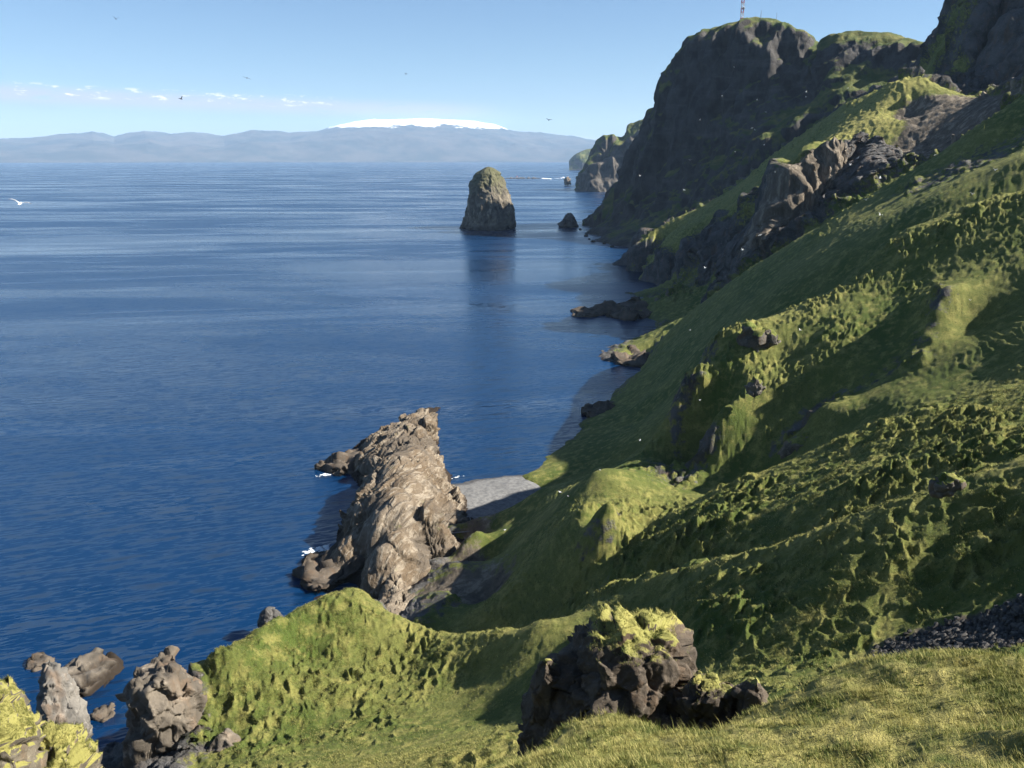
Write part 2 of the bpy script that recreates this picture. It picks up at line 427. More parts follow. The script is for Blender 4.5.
T.line([(785, 248, 488), (810, 228, 495), (840, 207, 505), (865, 185, 510)], rock=1)
T.pt([(846, 160, 545), (850, 180, 530), (872, 165, 530)], rock=1)
T.line([(735, 292, 488), (780, 260, 478), (830, 222, 478), (880, 190, 484), (930, 165, 488)], rock=.15, hum=.5)
T.pt([(870, 135, 572), (890, 120, 580), (880, 105, 600), (905, 95, 602)], hum=.3, yellow=.8)
T.pt([(905, 118, 598)], soil=1)
T.pt([(920, 130, 568), (945, 110, 578), (930, 105, 590), (940, 145, 548), (905, 152, 554), (965, 125, 548)], soil=.9)
# rock peak at the upper right
T.crest([(925, 68, 770), (938, 48, 755), (945, 32, 745), (955, 16, 735), (965, 0, 725), (975, -18, 715)],
        back=.05, drop=10, rock=-.5, hum=.5, yellow=.3, back_attr=RK)
T.crest([(985, -26, 735), (1000, -34, 740), (1050, -52, 730), (1110, -60, 720)], back=.05, drop=10, rock=.4)
T.pt([(960, 40, 715), (972, 18, 712), (955, 62, 705), (948, 75, 700)], rock=-.3, yellow=.4, hum=.4)
T.pt([(985, 30, 745), (985, 60, 722), (1000, 10, 752), (978, 85, 700), (1000, 50, 728)], rock=1)
T.pt([(1012, 22, 706), (1024, 42, 680), (1005, 85, 655), (985, 115, 635), (1012, 100, 612), (1040, 75, 635)], rock=1)
T.pt([(1024, 94, 540), (1000, 120, 530), (960, 152, 515)], soil=.5, rock=.4)
# beyond the frame
T.world([(70, 40, 84), (110, 20, 104), (160, 60, 122), (150, 120, 108), (220, 150, 135), (300, 250, 160), (350, 400, 190), (420, 550, 225), (150, -40, 125), (60, -20, 104), (300, 50, 165),
         (20, 8, 93), (12, 6, 94.5), (5, 3, 97.2), (0, 3, 97.3), (0, 8, 92), (0, 1.5, 98.2), (4, -3, 98.9), (-5, 2, 97), (-12, 6, 92), (-30, 20, 76), (-45, 40, 58), (-30, 45, 60), (0, 30, 75), (-60, -10, 70), (-90, 10, 40), (-120, 20, 0), (-110, 50, -6), (-85, 60, 20), (-150, 40, -8)], hum=.3)
T.world([(500, 800, 240), (380, 800, 190), (300, 850, 100), (230, 900, 30), (150, 980, -8), (450, 950, 150)], rock=.5)
T.solve(['hum', 'rock', 'soil', 'yellow', 'green'])

th = R(1) * seg((-78, -36, .30), (-36, -33, .1), (-33, 33, .058), (33, 36, .1), (36, 80, .35))
dd = np.exp(seg((math.log(1.6), math.log(12), .02), (math.log(12), math.log(28), .0040), (math.log(28), math.log(58), .006), (math.log(58), math.log(260), .0030), (math.log(260), math.log(460), .004), (math.log(460), math.log(620), .0013), (math.log(620), math.log(1000), .004)))
X, Y_, Z, (hum, rock, soil, yel, grn) = T.grid(th, dd)
hum = np.clip(hum, 0, 1.3); soil = np.clip(soil, 0, 1); yel = np.clip(yel, 0, 1)
DD = np.hypot(X, Y_)
print('grid', X.shape, round(time.time() - T0, 1))
n = grid_normals(X, Y_, Z)
rock = np.clip(rock + sstep(.62, .42, n[..., 2]) * (.48 + .32 * sstep(260, 420, DD)) * (1 - .75 * np.clip(grn, 0, 1)), -1, 1)
far = sstep(250, 600, DD)
# broad undulation, then the net of hummocks, then small tussocks
S = 1.0 + far * 1.5
wx = X + 1.0 * fbm(X / 3.2, Y_ / 3.2, o=3); wy = Y_ + 1.0 * fbm(X / 3.2 + 31, Y_ / 3.2 + 7, o=3)
f1, f2 = worley(wx / (1.9 * S), wy / (2.4 * S))
netr = (1 - np.clip((f2 - f1) * 2.0, 0, 1)) * (.6 + .9 * sstep(-.4, .5, perlin(X / 3.1 + 5, Y_ / 3.1)))
knob = fbm(wx / 1.5, wy / 1.9, o=3, ridged=True)
f1b, f2b = worley(wx / .8 + 50, wy / 1.0 + 20, 5)
netb = 1 - np.clip((f2b - f1b) * 1.5, 0, 1)
patchy = sstep(-.35, .45, fbm(X / 14, Y_ / 14, o=3))
near = sstep(10, 45, DD)
Z0 = Z.copy()
Z = Z + near * (fbm(X / 22, Y_ / 22, o=3) * .9 * (.6 + far))
Z = Z + near * hum * (.28 + .72 * patchy) * S * (1.15 * netr + .36 * netb * (1 - far) + .12 * knob + .10 * fbm(X / .62, Y_ / .62, o=2) * (1 - far)) - near * hum * S * .25
Z = Z + near * fbm(X / 2.6, Y_ / 2.6, o=4) * (.13 + .18 * hum) * S
Z = Z + (1 - near) * (fbm(X / 2.6, Y_ / 2.6, o=4) * .40 + fbm(X / .5, Y_ / .5, o=3) * .05) * sstep(6, 12, DD)
Z = Z + near * np.clip(soil, 0, 1) * (fbm(X / 3.5, Y_ / 3.5, o=4) * .55)
tz = Z0 / .95 + 1.3 * fbm(X / 9, Y_ / 9, o=3); tf = tz - np.floor(tz)
sl = sstep(.95, .75, n[..., 2])
Z = Z + near * sl * (1 - far) * .26 * (np.where(tf < .75, tf / .75, (1 - tf) / .25) - .5) * sstep(-.5, .4, fbm(X / 18 + 4, Y_ / 18, o=2)) * (1 - .5 * np.clip(hum, 0, 1))
print('hummocks', round(time.time() - T0, 1))
# rock: broken displacement along the surface normal
n = grid_normals(X, Y_, Z)
rk = sstep(.35, .75, rock + .35 * fbm(X / 9, Y_ / 9, Z / 9, o=3))
big = 1 + 2.2 * sstep(300, 550, DD)
amp = rk * near * big
bx, by, bz = X / (7 * big), Y_ / (7 * big), Z / (9 * big)
d = fbm(bx, by, bz, o=5, gain=.55, ridged=True) * 1.1 + perlin(X / (2.2 * big), Y_ / (2.2 * big), Z / (14 * big)) * 1.0
d = d * amp * .9 * (.4 + .6 * sstep(2, 14, Z)) + sstep(.4, .8, soil) * rk * sstep(450, 520, DD) * 4.0 * (1 - 2 * np.abs(perlin(X / 6.5, Y_ / 6.5, Z / 90)) + .5 * perlin(X / 2.6, Y_ / 2.6, Z / 40)) + rk * sstep(420, 520, DD) * sstep(3, 30, Z) * (5.5 * fbm(X / 38, Y_ / 38, Z / 95, o=3, ridged=True) + 2.0 * perlin(X / 15, Y_ / 15, Z / 60))
X = X + n[..., 0] * d; Y2 = Y_ + n[..., 1] * d; Z = Z + n[..., 2] * d
print('rock', round(time.time() - T0, 1))
quads = grid_quads(*X.shape)
zq = Z.ravel()[quads].max(1)
quads = quads[zq > -2.5]
used = np.zeros(X.size, bool); used[quads.ravel()] = True
remap = np.cumsum(used) - 1
co = np.stack([X, Y2, Z], -1).reshape(-1, 3)
sel = lambda a: a.ravel()[used]
terrain = mesh_np('hillside', co[used], remap[quads][:, ::-1], mat=make_terrain_mat(),
                  attrs=dict(rock=sel(rock), soil=sel(soil), yellow=sel(yel)))
tag(terrain, 'steep green hummocky hillside dropping from the ridge to the sea', 'hillside', kind='structure')
print('hillside', len(quads), round(time.time() - T0, 1))

# ================================================================== GREAT HEADLAND
def patch_mesh(name, P, th, D, mat, amp, sc, kind=None, label=None, cat=None, zmin=-4, vert=.5, fine=0.12, gully=.9, extra=None):
    X, Y, Z, (turf,) = P.grid(th, D)
    n = grid_normals(X, Y, Z)
    steep = sstep(.9, .5, n[..., 2])
    d = fbm(X / sc, Y / sc, Z / (sc * 1.6), o=6, gain=.55, ridged=True) * .7 + fbm(X / (sc * .45), Y / (sc * .45), Z / sc * .35, o=3) * vert
    lay = perlin(X / (sc * 3), Y / (sc * 3), Z / (sc * .28)) * fine + (1 - 2 * np.abs(fbm(X / (sc * .9), Y / (sc * .9), Z / (sc * 6), o=3))) * gully
    d = (d + lay) * amp * (.18 + .82 * steep)
    if extra is not None: d = d + extra(X, Y, Z, n)
    X = X + n[..., 0] * d; Y = Y + n[..., 1] * d; Z = Z + n[..., 2] * d
    q = grid_quads(*X.shape); q = q[Z.ravel()[q].max(1) > zmin]
    used = np.zeros(X.size, bool); used[q.ravel()] = True; rm = np.cumsum(used) - 1
    o = mesh_np(name, np.stack([X, Y, Z], -1).reshape(-1, 3)[used], rm[q][:, ::-1], mat=mat, attrs=dict(turf=turf.ravel()[used]))
    return tag(o, label, cat, kind=kind)

Hd = Patch(.012)
Hd.crest([(600, 234, 1215), (612, 222, 1212), (628, 205, 1208), (638, 182, 1203), (645, 160, 1200), (652, 138, 1197), (655, 122, 1195), (661, 103, 1190), (672, 86, 1188), (684, 66, 1185), (696, 44, 1182), (708, 33, 1180), (724, 28, 1176), (745, 22, 1172), (765, 20, 1168), (785, 26, 1162), (805, 36, 1156), (817, 47, 1150)],
         back=.03, drop=9, turf=.25)
Hd.crest([(817, 52, 1130), (824, 58, 1120), (830, 44, 1110), (850, 39, 1100), (880, 39, 1085), (905, 41, 1070), (922, 46, 1055), (933, 62, 1045), (960, 75, 1030), (1000, 90, 1010)],
         back=.06, drop=6, turf=.5)
# cliff foot of the summit band and the long dark face
Hd.line([(700, 58, 1165), (722, 52, 1155), (750, 46, 1145), (780, 48, 1138), (805, 56, 1135)], turf=-.2)
Hd.line([(690, 100, 1150), (720, 90, 1135), (760, 85, 1118), (800, 82, 1105), (825, 72, 1105)], turf=-.1)
Hd.line([(668, 150, 1150), (700, 140, 1118), (740, 125, 1095), (780, 112, 1075), (820, 98, 1060)], turf=.0)
Hd.line([(650, 195, 1150), (690, 185, 1090), (730, 165, 1050), (770, 140, 1020), (810, 125, 1000)], turf=.1)
Hd.line([(835, 58, 1085), (870, 55, 1068), (905, 58, 1050), (925, 62, 1040)], turf=-.3)
Hd.line([(840, 78, 1050), (875, 80, 1035), (910, 78, 1020)], turf=.35)
Hd.line([(850, 98, 1010), (880, 95, 1000), (930, 85, 990)], turf=.0)
Hd.level([(592, 232), (600, 240), (618, 244), (640, 247), (646, 252)], z=1, turf=-.3)
Hd.level([(580, 228), (585, 240), (610, 252), (630, 262)], z=-8, turf=-.3)
Hd.world([(170, 980, 0), (250, 900, 0), (330, 830, 0), (150, 960, -8), (230, 860, -10), (200, 1260, 150), (180, 1400, 20), (330, 1300, 200), (450, 1300, 180), (560, 1100, 190), (250, 1500, -10), (500, 1500, 60)], turf=0)
Hd.solve(['turf'])
cliffm = make_cliff_mat('headland_cliff', 1.0, (1.0, .92, .85), green=.74)
def notch(X, Y, Z, n):
    return -6 * sstep(.25, .55, fbm(X / 60, Y / 60, Z / 160, o=3)) * sstep(.85, .6, n[..., 2])
patch_mesh('headland', Hd, R(1) * seg((5, 29, .045)), np.exp(seg((math.log(850), math.log(1000), .0035), (math.log(1000), math.log(1220), .0016), (math.log(1220), math.log(1500), .006))), cliffm, 9, 42,
           kind='structure', label='great dark sea cliff headland with a grassy top and radio masts', cat='headland', extra=notch)

Fd = Patch(.01)
Fd.crest([(589, 182, 2790), (592, 170, 2800), (598, 152, 2820), (605, 143, 2840), (612, 136, 2850), (618, 140, 2860), (628, 134, 2870), (636, 125, 2880), (645, 119, 2890), (653, 118, 2900), (665, 122, 2900), (700, 130, 2900)], back=.02, drop=6, turf=.5, step=8)
Fd.line([(600, 165, 2760), (612, 155, 2760), (625, 158, 2750), (640, 150, 2750), (660, 150, 2740)], turf=-.4, step=12)
Fd.line([(612, 148, 2800), (622, 146, 2815), (640, 135, 2820), (655, 132, 2820)], turf=.6, step=10)
Fd.level([(588, 184), (597, 187), (606, 190), (620, 191), (640, 191), (680, 191)], z=1, turf=-.5)
Fd.level([(580, 183), (590, 191), (610, 195), (640, 196), (680, 196)], z=-14, turf=-.5)
Fd.world([(350, 3200, 120), (700, 3300, 100), (300, 3500, -20), (700, 3800, -20), (230, 2950, 30), (230, 3100, -20)])
Fd.solve(['turf'])
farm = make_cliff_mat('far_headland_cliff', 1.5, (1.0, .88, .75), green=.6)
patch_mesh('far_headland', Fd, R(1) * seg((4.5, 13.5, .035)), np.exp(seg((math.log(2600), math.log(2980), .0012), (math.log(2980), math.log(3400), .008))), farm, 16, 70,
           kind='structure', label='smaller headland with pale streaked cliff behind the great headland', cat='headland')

Is = Patch(.006)
Is.crest([(574, 158, 7900), (577, 155, 7900), (583, 152, 7920), (588, 149, 7950), (595, 150, 7960), (605, 153, 7960), (615, 160, 7960)], back=.02, drop=4, turf=.6, step=5)
Is.line([(575, 164, 7850), (585, 162, 7800), (595, 162, 7800), (612, 164, 7800)], turf=.5, step=6)
Is.level([(574, 169), (585, 170), (600, 170), (615, 169)], z=1, turf=-.4)
Is.level([(572, 169.5), (585, 171.2), (600, 171.2), (620, 170)], z=-30, turf=-.4)
Is.solve(['turf'])
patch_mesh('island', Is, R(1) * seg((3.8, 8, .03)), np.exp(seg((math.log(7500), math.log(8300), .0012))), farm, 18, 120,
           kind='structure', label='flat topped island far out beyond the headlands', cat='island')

# ================================================================== FAR MAINLAND
def mainland():
    thm = R(1) * seg((-45, 22, .05)); Dm = np.linspace(24000, 42000, 150)
    TH, D = np.meshgrid(thm, Dm, indexing='ij'); X, Y = D * np.sin(TH), D * np.cos(TH)
    u = 512 + F * np.tan(TH)
    # skyline heights along the coast (pixel heights above the horizon turned into metres at 33 km)
    sk = np.interp(u, [-300, -50, 0, 40, 75, 110, 130, 160, 185, 210, 235, 262, 300, 330, 345, 380, 425, 470, 495, 510, 560, 600, 640, 700, 760],
                      [11, 12, 13, 15, 18, 21, 17, 22.5, 20, 21, 19.5, 24.5, 22, 25.5, 29.5, 36, 37.5, 35.5, 31, 25.5, 20, 15, 14, 12, 10]) * 33000 / F
    prof = sstep(25500, 33000, D)
    low = np.interp(u, [0, 60, 140, 260, 400, 520, 620], [.25, .3, .75, .8, .6, .4, .3])
    rid = sk * (.55 * sstep(24800, 27500, D) * low + (1 - .55 * low) * prof)
    nz = fbm(X / 2600, Y / 2600, o=6, ridged=True)
    dome = np.exp(-(((u - 425) / 75) ** 2) * 1.2) * sstep(28500, 33500, D)
    Z = rid + nz * (95 * sstep(24500, 28000, D)) * (1 - .75 * dome) - 40 + 60 * sstep(24000, 24600, D)
    Z = np.where(D > 35000, Z * (1 - .6 * sstep(35000, 42000, D)), Z)
    m = NT('mainland_mountain')
    s = m.n('ShaderNodeSeparateXYZ'); m.set(s.inputs[0], m.pos)
    hz = m.math('ADD', s.outputs[2], m.math('MULTIPLY', m.math('SUBTRACT', m.noise(.0011, 7, .7), .5), 620))
    c = m.mix(m.ramp(m.noise(.0008, 7, .68), .38, .62), (.026, .032, .030), (.072, .064, .055))
    c = m.mix(m.ramp(hz, 1150, 1190), c, (.88, .90, .93))
    m.col(c)
    o = mesh_np('mountains', np.stack([X, Y, Z], -1).reshape(-1, 3), grid_quads(*X.shape)[:, ::-1], mat=m.m)
    tag(o, 'hazy mainland mountains with a snow covered glacier dome across the sea', 'mountains', kind='structure')
mainland()
print('far', round(time.time() - T0, 1))
# ================================================================== PROMONTORY AND BEACH
Pr = Patch(.008)
Pr.level([(427, 408), (405, 422), (384, 431), (361, 446), (350, 462), (353, 478), (360, 496), (352, 508), (345, 518), (338, 540), (306, 556), (298, 564), (318, 596), (336, 582), (360, 588), (380, 604)], z=0.2)
Pr.level([(433, 413), (430, 428), (430, 446), (434, 460), (450, 484), (468, 498)], z=0.2)
Pr.level([(431, 400), (405, 416), (384, 424), (355, 442), (335, 458), (340, 484), (346, 500), (330, 515), (320, 536), (292, 552), (288, 570), (310, 604), (437, 404), (438, 430), (439, 450), (457, 478)], z=-4)
Pr.level([(428, 411), (418, 420)], z=5)
Pr.level([(429, 424), (424, 436)], z=7.5)
Pr.level([(405, 430), (388, 438)], z=6)
Pr.level([(364, 456), (374, 450)], z=4.5)
Pr.level([(410, 442), (400, 455)], z=11)
Pr.level([(384, 462), (388, 474), (386, 488)], z=12.5)
Pr.level([(425, 455), (420, 475)], z=11)
Pr.level([(440, 480), (448, 500)], z=3.5)
Pr.level([(405, 480), (400, 500)], z=14.5)
Pr.level([(380, 505), (376, 520)], z=12)
Pr.level([(362, 508), (361, 520)], z=7.5)
Pr.level([(364, 534), (352, 548)], z=5.5)
Pr.level([(338, 552), (325, 566), (345, 570)], z=1.3)
Pr.level([(366, 566), (364, 584)], z=2)
Pr.level([(380, 555), (388, 570)], z=10)
Pr.level([(410, 525), (430, 520), (405, 545)], z=11)
Pr.level([(450, 520), (435, 536)], z=2.5)
Pr.level([(466, 508), (474, 525)], z=1)
Pr.level([(490, 500), (492, 530), (492, 570), (495, 600), (530, 540), (520, 490)], z=-3)
Pr.level([(430, 562), (416, 588), (450, 575)], z=0.5)
Pr.level([(394, 604), (402, 612), (388, 590)], z=5)
Pr.level([(440, 610), (465, 590)], z=-2)
Pr.solve(['turf'])
def promontory():
    th = R(1) * seg((-15.5, 1.5, .032)); D = np.exp(seg((math.log(145), math.log(350), .0014)))
    X, Y, Z, _ = Pr.grid(th, D)
    n = grid_normals(X, Y, Z)
    a = R(62)                                     # strike of the tilted strata
    ca, sa = math.cos(a), math.sin(a)
    p = X * ca + Y * sa; q = -X * sa + Y * ca
    wob = 1.6 * fbm(X / 22, Y / 22, Z / 20, o=3)
    w_ = (q * .62 + Z * .78 + wob) / 2.3 + .25 * perlin(p / 30, q / 9)     # tilted beds
    fr = w_ - np.floor(w_); bed = np.where(fr < .78, fr / .78, (1 - fr) / .22) - .5
    w2 = w_ * 3.1 + .4 * perlin(p / 12, q / 5); fr2 = w2 - np.floor(w2); bed2 = np.where(fr2 < .7, fr2 / .7, (1 - fr2) / .3) - .5
    lump = fbm(X / 15, Y / 15, o=3)
    ridge = fbm(p / 26, (q + wob) / 8, o=3, ridged=True)
    P3 = np.stack([p * .6, q * 1.15, Z], -1).reshape(-1, 3)
    b1, e1_ = blocks(P3, 77, 7.0, 1.0, .25, .25); b2, e2_ = blocks(P3, 78, 2.4, .35, .3, .12)
    b1 = b1.reshape(X.shape); b2 = b2.reshape(X.shape); cr = np.clip(1 - e1_.reshape(X.shape) / .5, 0, 1)
    fine = fbm(X / 1.3, Y / 1.3, Z / 1.3, o=3, ridged=True)
    smooth = sstep(-.1, .4, fbm(X / 22 + 3, Y / 22, o=2))      # ashy, less broken stretches
    low = sstep(0, 4, Z)
    d = (bed * .75 + bed2 * .22 + b1 * .9 + b2 * .7 - cr * .7 + fine * .12) * (1 - .72 * smooth) * (.35 + .65 * low) + (lump * .6 + ridge * 1.0) * low
    X, Y, Z = X + n[..., 0] * d, Y + n[..., 1] * d, Z + n[..., 2] * d
    q4 = grid_quads(*X.shape); q4 = q4[Z.ravel()[q4].max(1) > -1.5]
    used = np.zeros(X.size, bool); used[q4.ravel()] = True; rm = np.cumsum(used) - 1
    m = NT('layered_tuff_rock')
    z = m.n('ShaderNodeSeparateXYZ'); m.set(z.inputs[0], m.pos)
    n1 = m.noise(.09, 5, .6); n2 = m.noise(.9, 6, .65); st = m.noise(.55, 5, .6, stretch=(.25, 1.6, .6), rot=(0, 0, R(-62)), dist=1.0)
    c = m.mix(m.ramp(n1, .38, .62), (.112, .082, .053), (.152, .122, .090))
    c = m.mix(m.ramp(st, .48, .62, 0, .85), c, (.25, .212, .162))
    c = m.mix(m.ramp(n2, .52, .72, 0, .7), c, (.055, .042, .030))
    c = m.mix(m.ramp(m.noise(.16, 5, .7), .62, .72, 0, .7), c, (.13, .135, .04))
    c = m.mix(m.ramp(m.noise(.05, 5, .65), .5, .62, 0, .75), c, (.07, .058, .046))
    zz = m.math('ADD', z.outputs[2], m.math('MULTIPLY', m.noise(.3, 4, .6), 3.6))
    c = m.mix(m.ramp(zz, 3.0, 4.6, 1, 0), c, (.026, .018, .012))
    m.col(c); m.nrm(m.bump(m.math('ADD', n2, st), .8, .7))
    o = mesh_np('rock_promontory', np.stack([X, Y, Z], -1).reshape(-1, 3)[used], rm[q4][:, ::-1], mat=m.m)
    tag(o, 'brown layered rock promontory jutting from the foot of the hillside into the sea', 'promontory')
promontory()

def beach():
    B = Patch(.02)
    B.level([(440, 489), (455, 484), (485, 479), (502, 477), (516, 474)], z=.1)
    B.level([(440, 480), (490, 470), (525, 464), (545, 470), (560, 480)], z=-2)
    B.level([(470, 500), (500, 492), (522, 482)], z=1.2)
    B.level([(480, 512), (515, 500), (540, 492)], z=.8)
    B.solve(['turf'])
    X, Y, Z, _ = B.grid(R(1) * np.linspace(-5.5, 4.5, 160), np.linspace(208, 275, 150))
    Z = Z + .25 * fbm(X / 7, Y / 7, o=4)
    m = NT('dark_sand_and_pebbles')
    s = m.n('ShaderNodeSeparateXYZ'); m.set(s.inputs[0], m.pos)
    c = m.mix(m.ramp(m.noise(.8, 6, .7), .35, .65), (.105, .105, .105), (.18, .178, .172))
    c = m.mix(m.ramp(m.math('ADD', s.outputs[2], m.math('MULTIPLY', m.noise(.4, 3), .5)), .35, .75, 1, 0), c, (.06, .06, .062))
    m.col(c); m.nrm(m.bump(m.noise(4, 4, .7), .5, .15))
    tag(mesh_np('beach', np.stack([X, Y, Z], -1).reshape(-1, 3), grid_quads(*X.shape)[:, ::-1], mat=m.m), 'small grey pebble beach between promontory and hillside', 'beach', kind='structure')
beach()

# ================================================================== ROCKS
import bmesh
_ico = {}
def ico(sub):
    if sub not in _ico:
        bm = bmesh.new(); bmesh.ops.create_icosphere(bm, subdivisions=sub, radius=1)
        co = np.array([v.co[:] for v in bm.verts]); f = np.array([[v.index for v in q.verts] for q in bm.faces]); bm.free()
        _ico[sub] = (co, f)
    return _ico[sub]

def facets(d, seed, k=14, lo=.72, hi=.95):
    r_ = np.random.default_rng(seed); m = np.ones(len(d))
    for i in range(k):
        n = r_.normal(size=3); n /= np.linalg.norm(n); c = r_.uniform(lo, hi)
        q = d @ n
        m = np.minimum(m, np.where(q > .05, c / np.maximum(q, .05), 9))
    return m

def chisel(co, seed, k, lo=.74, hi=.95):
    """plane-cut faces: whatever sticks out beyond a random plane is pressed onto it"""
    r_ = np.random.default_rng(seed + 100); c = co.mean(0); p = co - c
    for i in range(k):
        n = r_.normal(size=3); n[2] *= .6; n /= np.linalg.norm(n); d = p @ n; h = d.max() * r_.uniform(lo, hi)
        p = p - np.maximum(0, d - h)[:, None] * n
    return p + c
def roughen(co, f, amp, sc, seed, crack=1.0, tilt=.30, rough=.22):
    e1 = co[f[:, 1]] - co[f[:, 0]]; e2 = co[f[:, 2]] - co[f[:, 0]]
    fn = np.cross(e1, e2); n = np.zeros_like(co)
    for k in range(3): np.add.at(n, f[:, k], fn)
    n /= np.linalg.norm(n, axis=1, keepdims=True) + 1e-12
    x, y, z = (co / sc + seed * 7.31).T
    p = co - co.mean(0); ext = (p.max(0) - p.min(0)).mean()
    d = fbm(x, y, z, o=5, gain=.55, ridged=True) * rough + perlin(x * .5, y * .5, z * .5) * .12
    b1, e1_ = blocks(p, seed, ext * .34, .45, tilt / amp, ext * .008)
    d = d + b1
    if len(co) > 5000:
        b2, e2_ = blocks(p, seed + 1, ext * .13, .14, .30 / amp, ext * .004)
        d = d + b2 - crack * .10 * np.clip(1 - e2_ / (.012 * ext), 0, 1)
    d = d - crack * .22 * np.clip(1 - e1_ / (.02 * ext), 0, 1)
    return co + n * d[:, None] * amp

def star_rock(name, poly, D, depth, mat, label, cat, seed=0, sub=5, amp=.5, sc=2.0, crack=1.0, group=None, lean=0.0, cx=None, lo=.74, parent=None, cut=22, tilt=.30, rough=.22):
    """rock whose outline seen from the path follows poly; a solid with its own depth"""
    P = np.array([at(u, v, D) for u, v in poly])
    c = P.mean(0) if cx is None else at(cx[0], cx[1], D)
    th0 = math.atan2(c[0], c[1]); t_ = np.array([math.cos(th0), -math.sin(th0), 0]); a_ = np.array([math.sin(th0), math.cos(th0), 0])
    L = (P - c) @ t_; Zp = P[:, 2] - c[2]
    ang = np.linspace(-math.pi, math.pi, 361); rad = np.full(361, .0)
    for (l0, z0), (l1, z1) in zip(zip(L, Zp), zip(np.roll(L, -1), np.roll(Zp, -1))):      # ray / edge intersections
        dx, dz = l1 - l0, z1 - z0
        den = np.cos(ang) * dz - np.sin(ang) * dx
        den = np.where(abs(den) < 1e-9, 1e-9, den)
        rr = (l0 * dz - z0 * dx) / den
        tt = np.where(abs(dx) > abs(dz), (rr * np.cos(ang) - l0) / (dx if abs(dx) > 1e-9 else 1e-9), (rr * np.sin(ang) - z0) / (dz if abs(dz) > 1e-9 else 1e-9))
        ok = (tt >= -1e-6) & (tt <= 1 + 1e-6) & (rr > 0)
        rad = np.where(ok, np.maximum(rad, rr), rad)
    d, f = ico(sub)
    phi = np.arctan2(d[:, 2], d[:, 0]); rho = np.interp(phi, ang, rad)
    m = facets(d, seed, lo=lo)
    m = 1 - (1 - m) * (np.abs(d[:, 1]) ** .6)            # keep the outline, cut the faces
    sup = (np.abs(d[:, 0]) ** 2 + np.abs(d[:, 2]) ** 2) ** -.12   # fuller than an ellipsoid
    l = d[:, 0] * rho * m * np.minimum(sup, 1.5); z = d[:, 2] * rho * m * np.minimum(sup, 1.5); y = d[:, 1] * depth * m + lean * z
    co = l[:, None] * t_ + y[:, None] * a_ + np.stack([0 * z, 0 * z, z], 1) + np.array([0, 0, c[2]])
    if cut: co = chisel(co, seed, cut)
    base = np.array([c[0], c[1], 0])
    co = roughen(co + base, f, amp, sc, seed, crack, tilt, rough) - base
    zb = co[:, 2].min()
    o = mesh_np(name, co - np.array([0, 0, zb]), tris=f, mat=mat, parent=parent)
    o.location = (c[0], c[1], zb)
    return tag(o, label, cat, group)

def flat_rock(name, poly, h, mat, label, cat, seed=0, sub=5, amp=.4, sc=2.0, crack=1.0, group=None):
    """low rock awash: outline at the waterline, rising h metres"""
    P = np.array([at_z(u, v, 0) for u, v in poly]); c = P.mean(0)
    L = P[:, :2] - c[:2]; a_ = np.arctan2(L[:, 1], L[:, 0]); o_ = np.argsort(a_)
    d, f = ico(sub); phi = np.arctan2(d[:, 1], d[:, 0]); rho = np.interp(phi, a_[o_], np.hypot(*L[o_].T), period=2 * math.pi)
    m = facets(d, seed, lo=.7); fl = (np.hypot(d[:, 0], d[:, 1]) + 1e-6) ** -.35
    co = np.stack([d[:, 0] * rho * m * fl, d[:, 1] * rho * m * fl, np.where(d[:, 2] > 0, np.abs(d[:, 2]) ** .7 * h, d[:, 2] * 2.0)], 1)
    co[:, 2] += np.where(d[:, 2] > 0, .45 * h * fbm(co[:, 0] / (sc * 2) + seed, co[:, 1] / (sc * 2), o=3), 0)
    co = chisel(co, seed, 10, .7, .95)
    co = roughen(co + [c[0], c[1], 0], f, amp, sc, seed, crack) - [c[0], c[1], 0]
    o = mesh_np(name, co, tris=f, mat=mat); o.location = (c[0], c[1], 0)
    return tag(o, label, cat, group)

sea_rock = make_rock_mat('wet_sea_rock', .72, (.50, .48, .45), .5, wet=True, dist=.5)
pale_rock = make_rock_mat('weathered_shore_rock', .85, (.56, .475, .375), .35, moss=.05, wet=True)
boulder_mat = make_rock_mat('mossy_boulder_rock', .52, (.58, .47, .36), 2.4, moss=.14, wet=False, dist=.08)
outcrop_mat = make_rock_mat('turfed_outcrop_rock', .7, (.54, .49, .42), 1.0, moss=.38, wet=False)

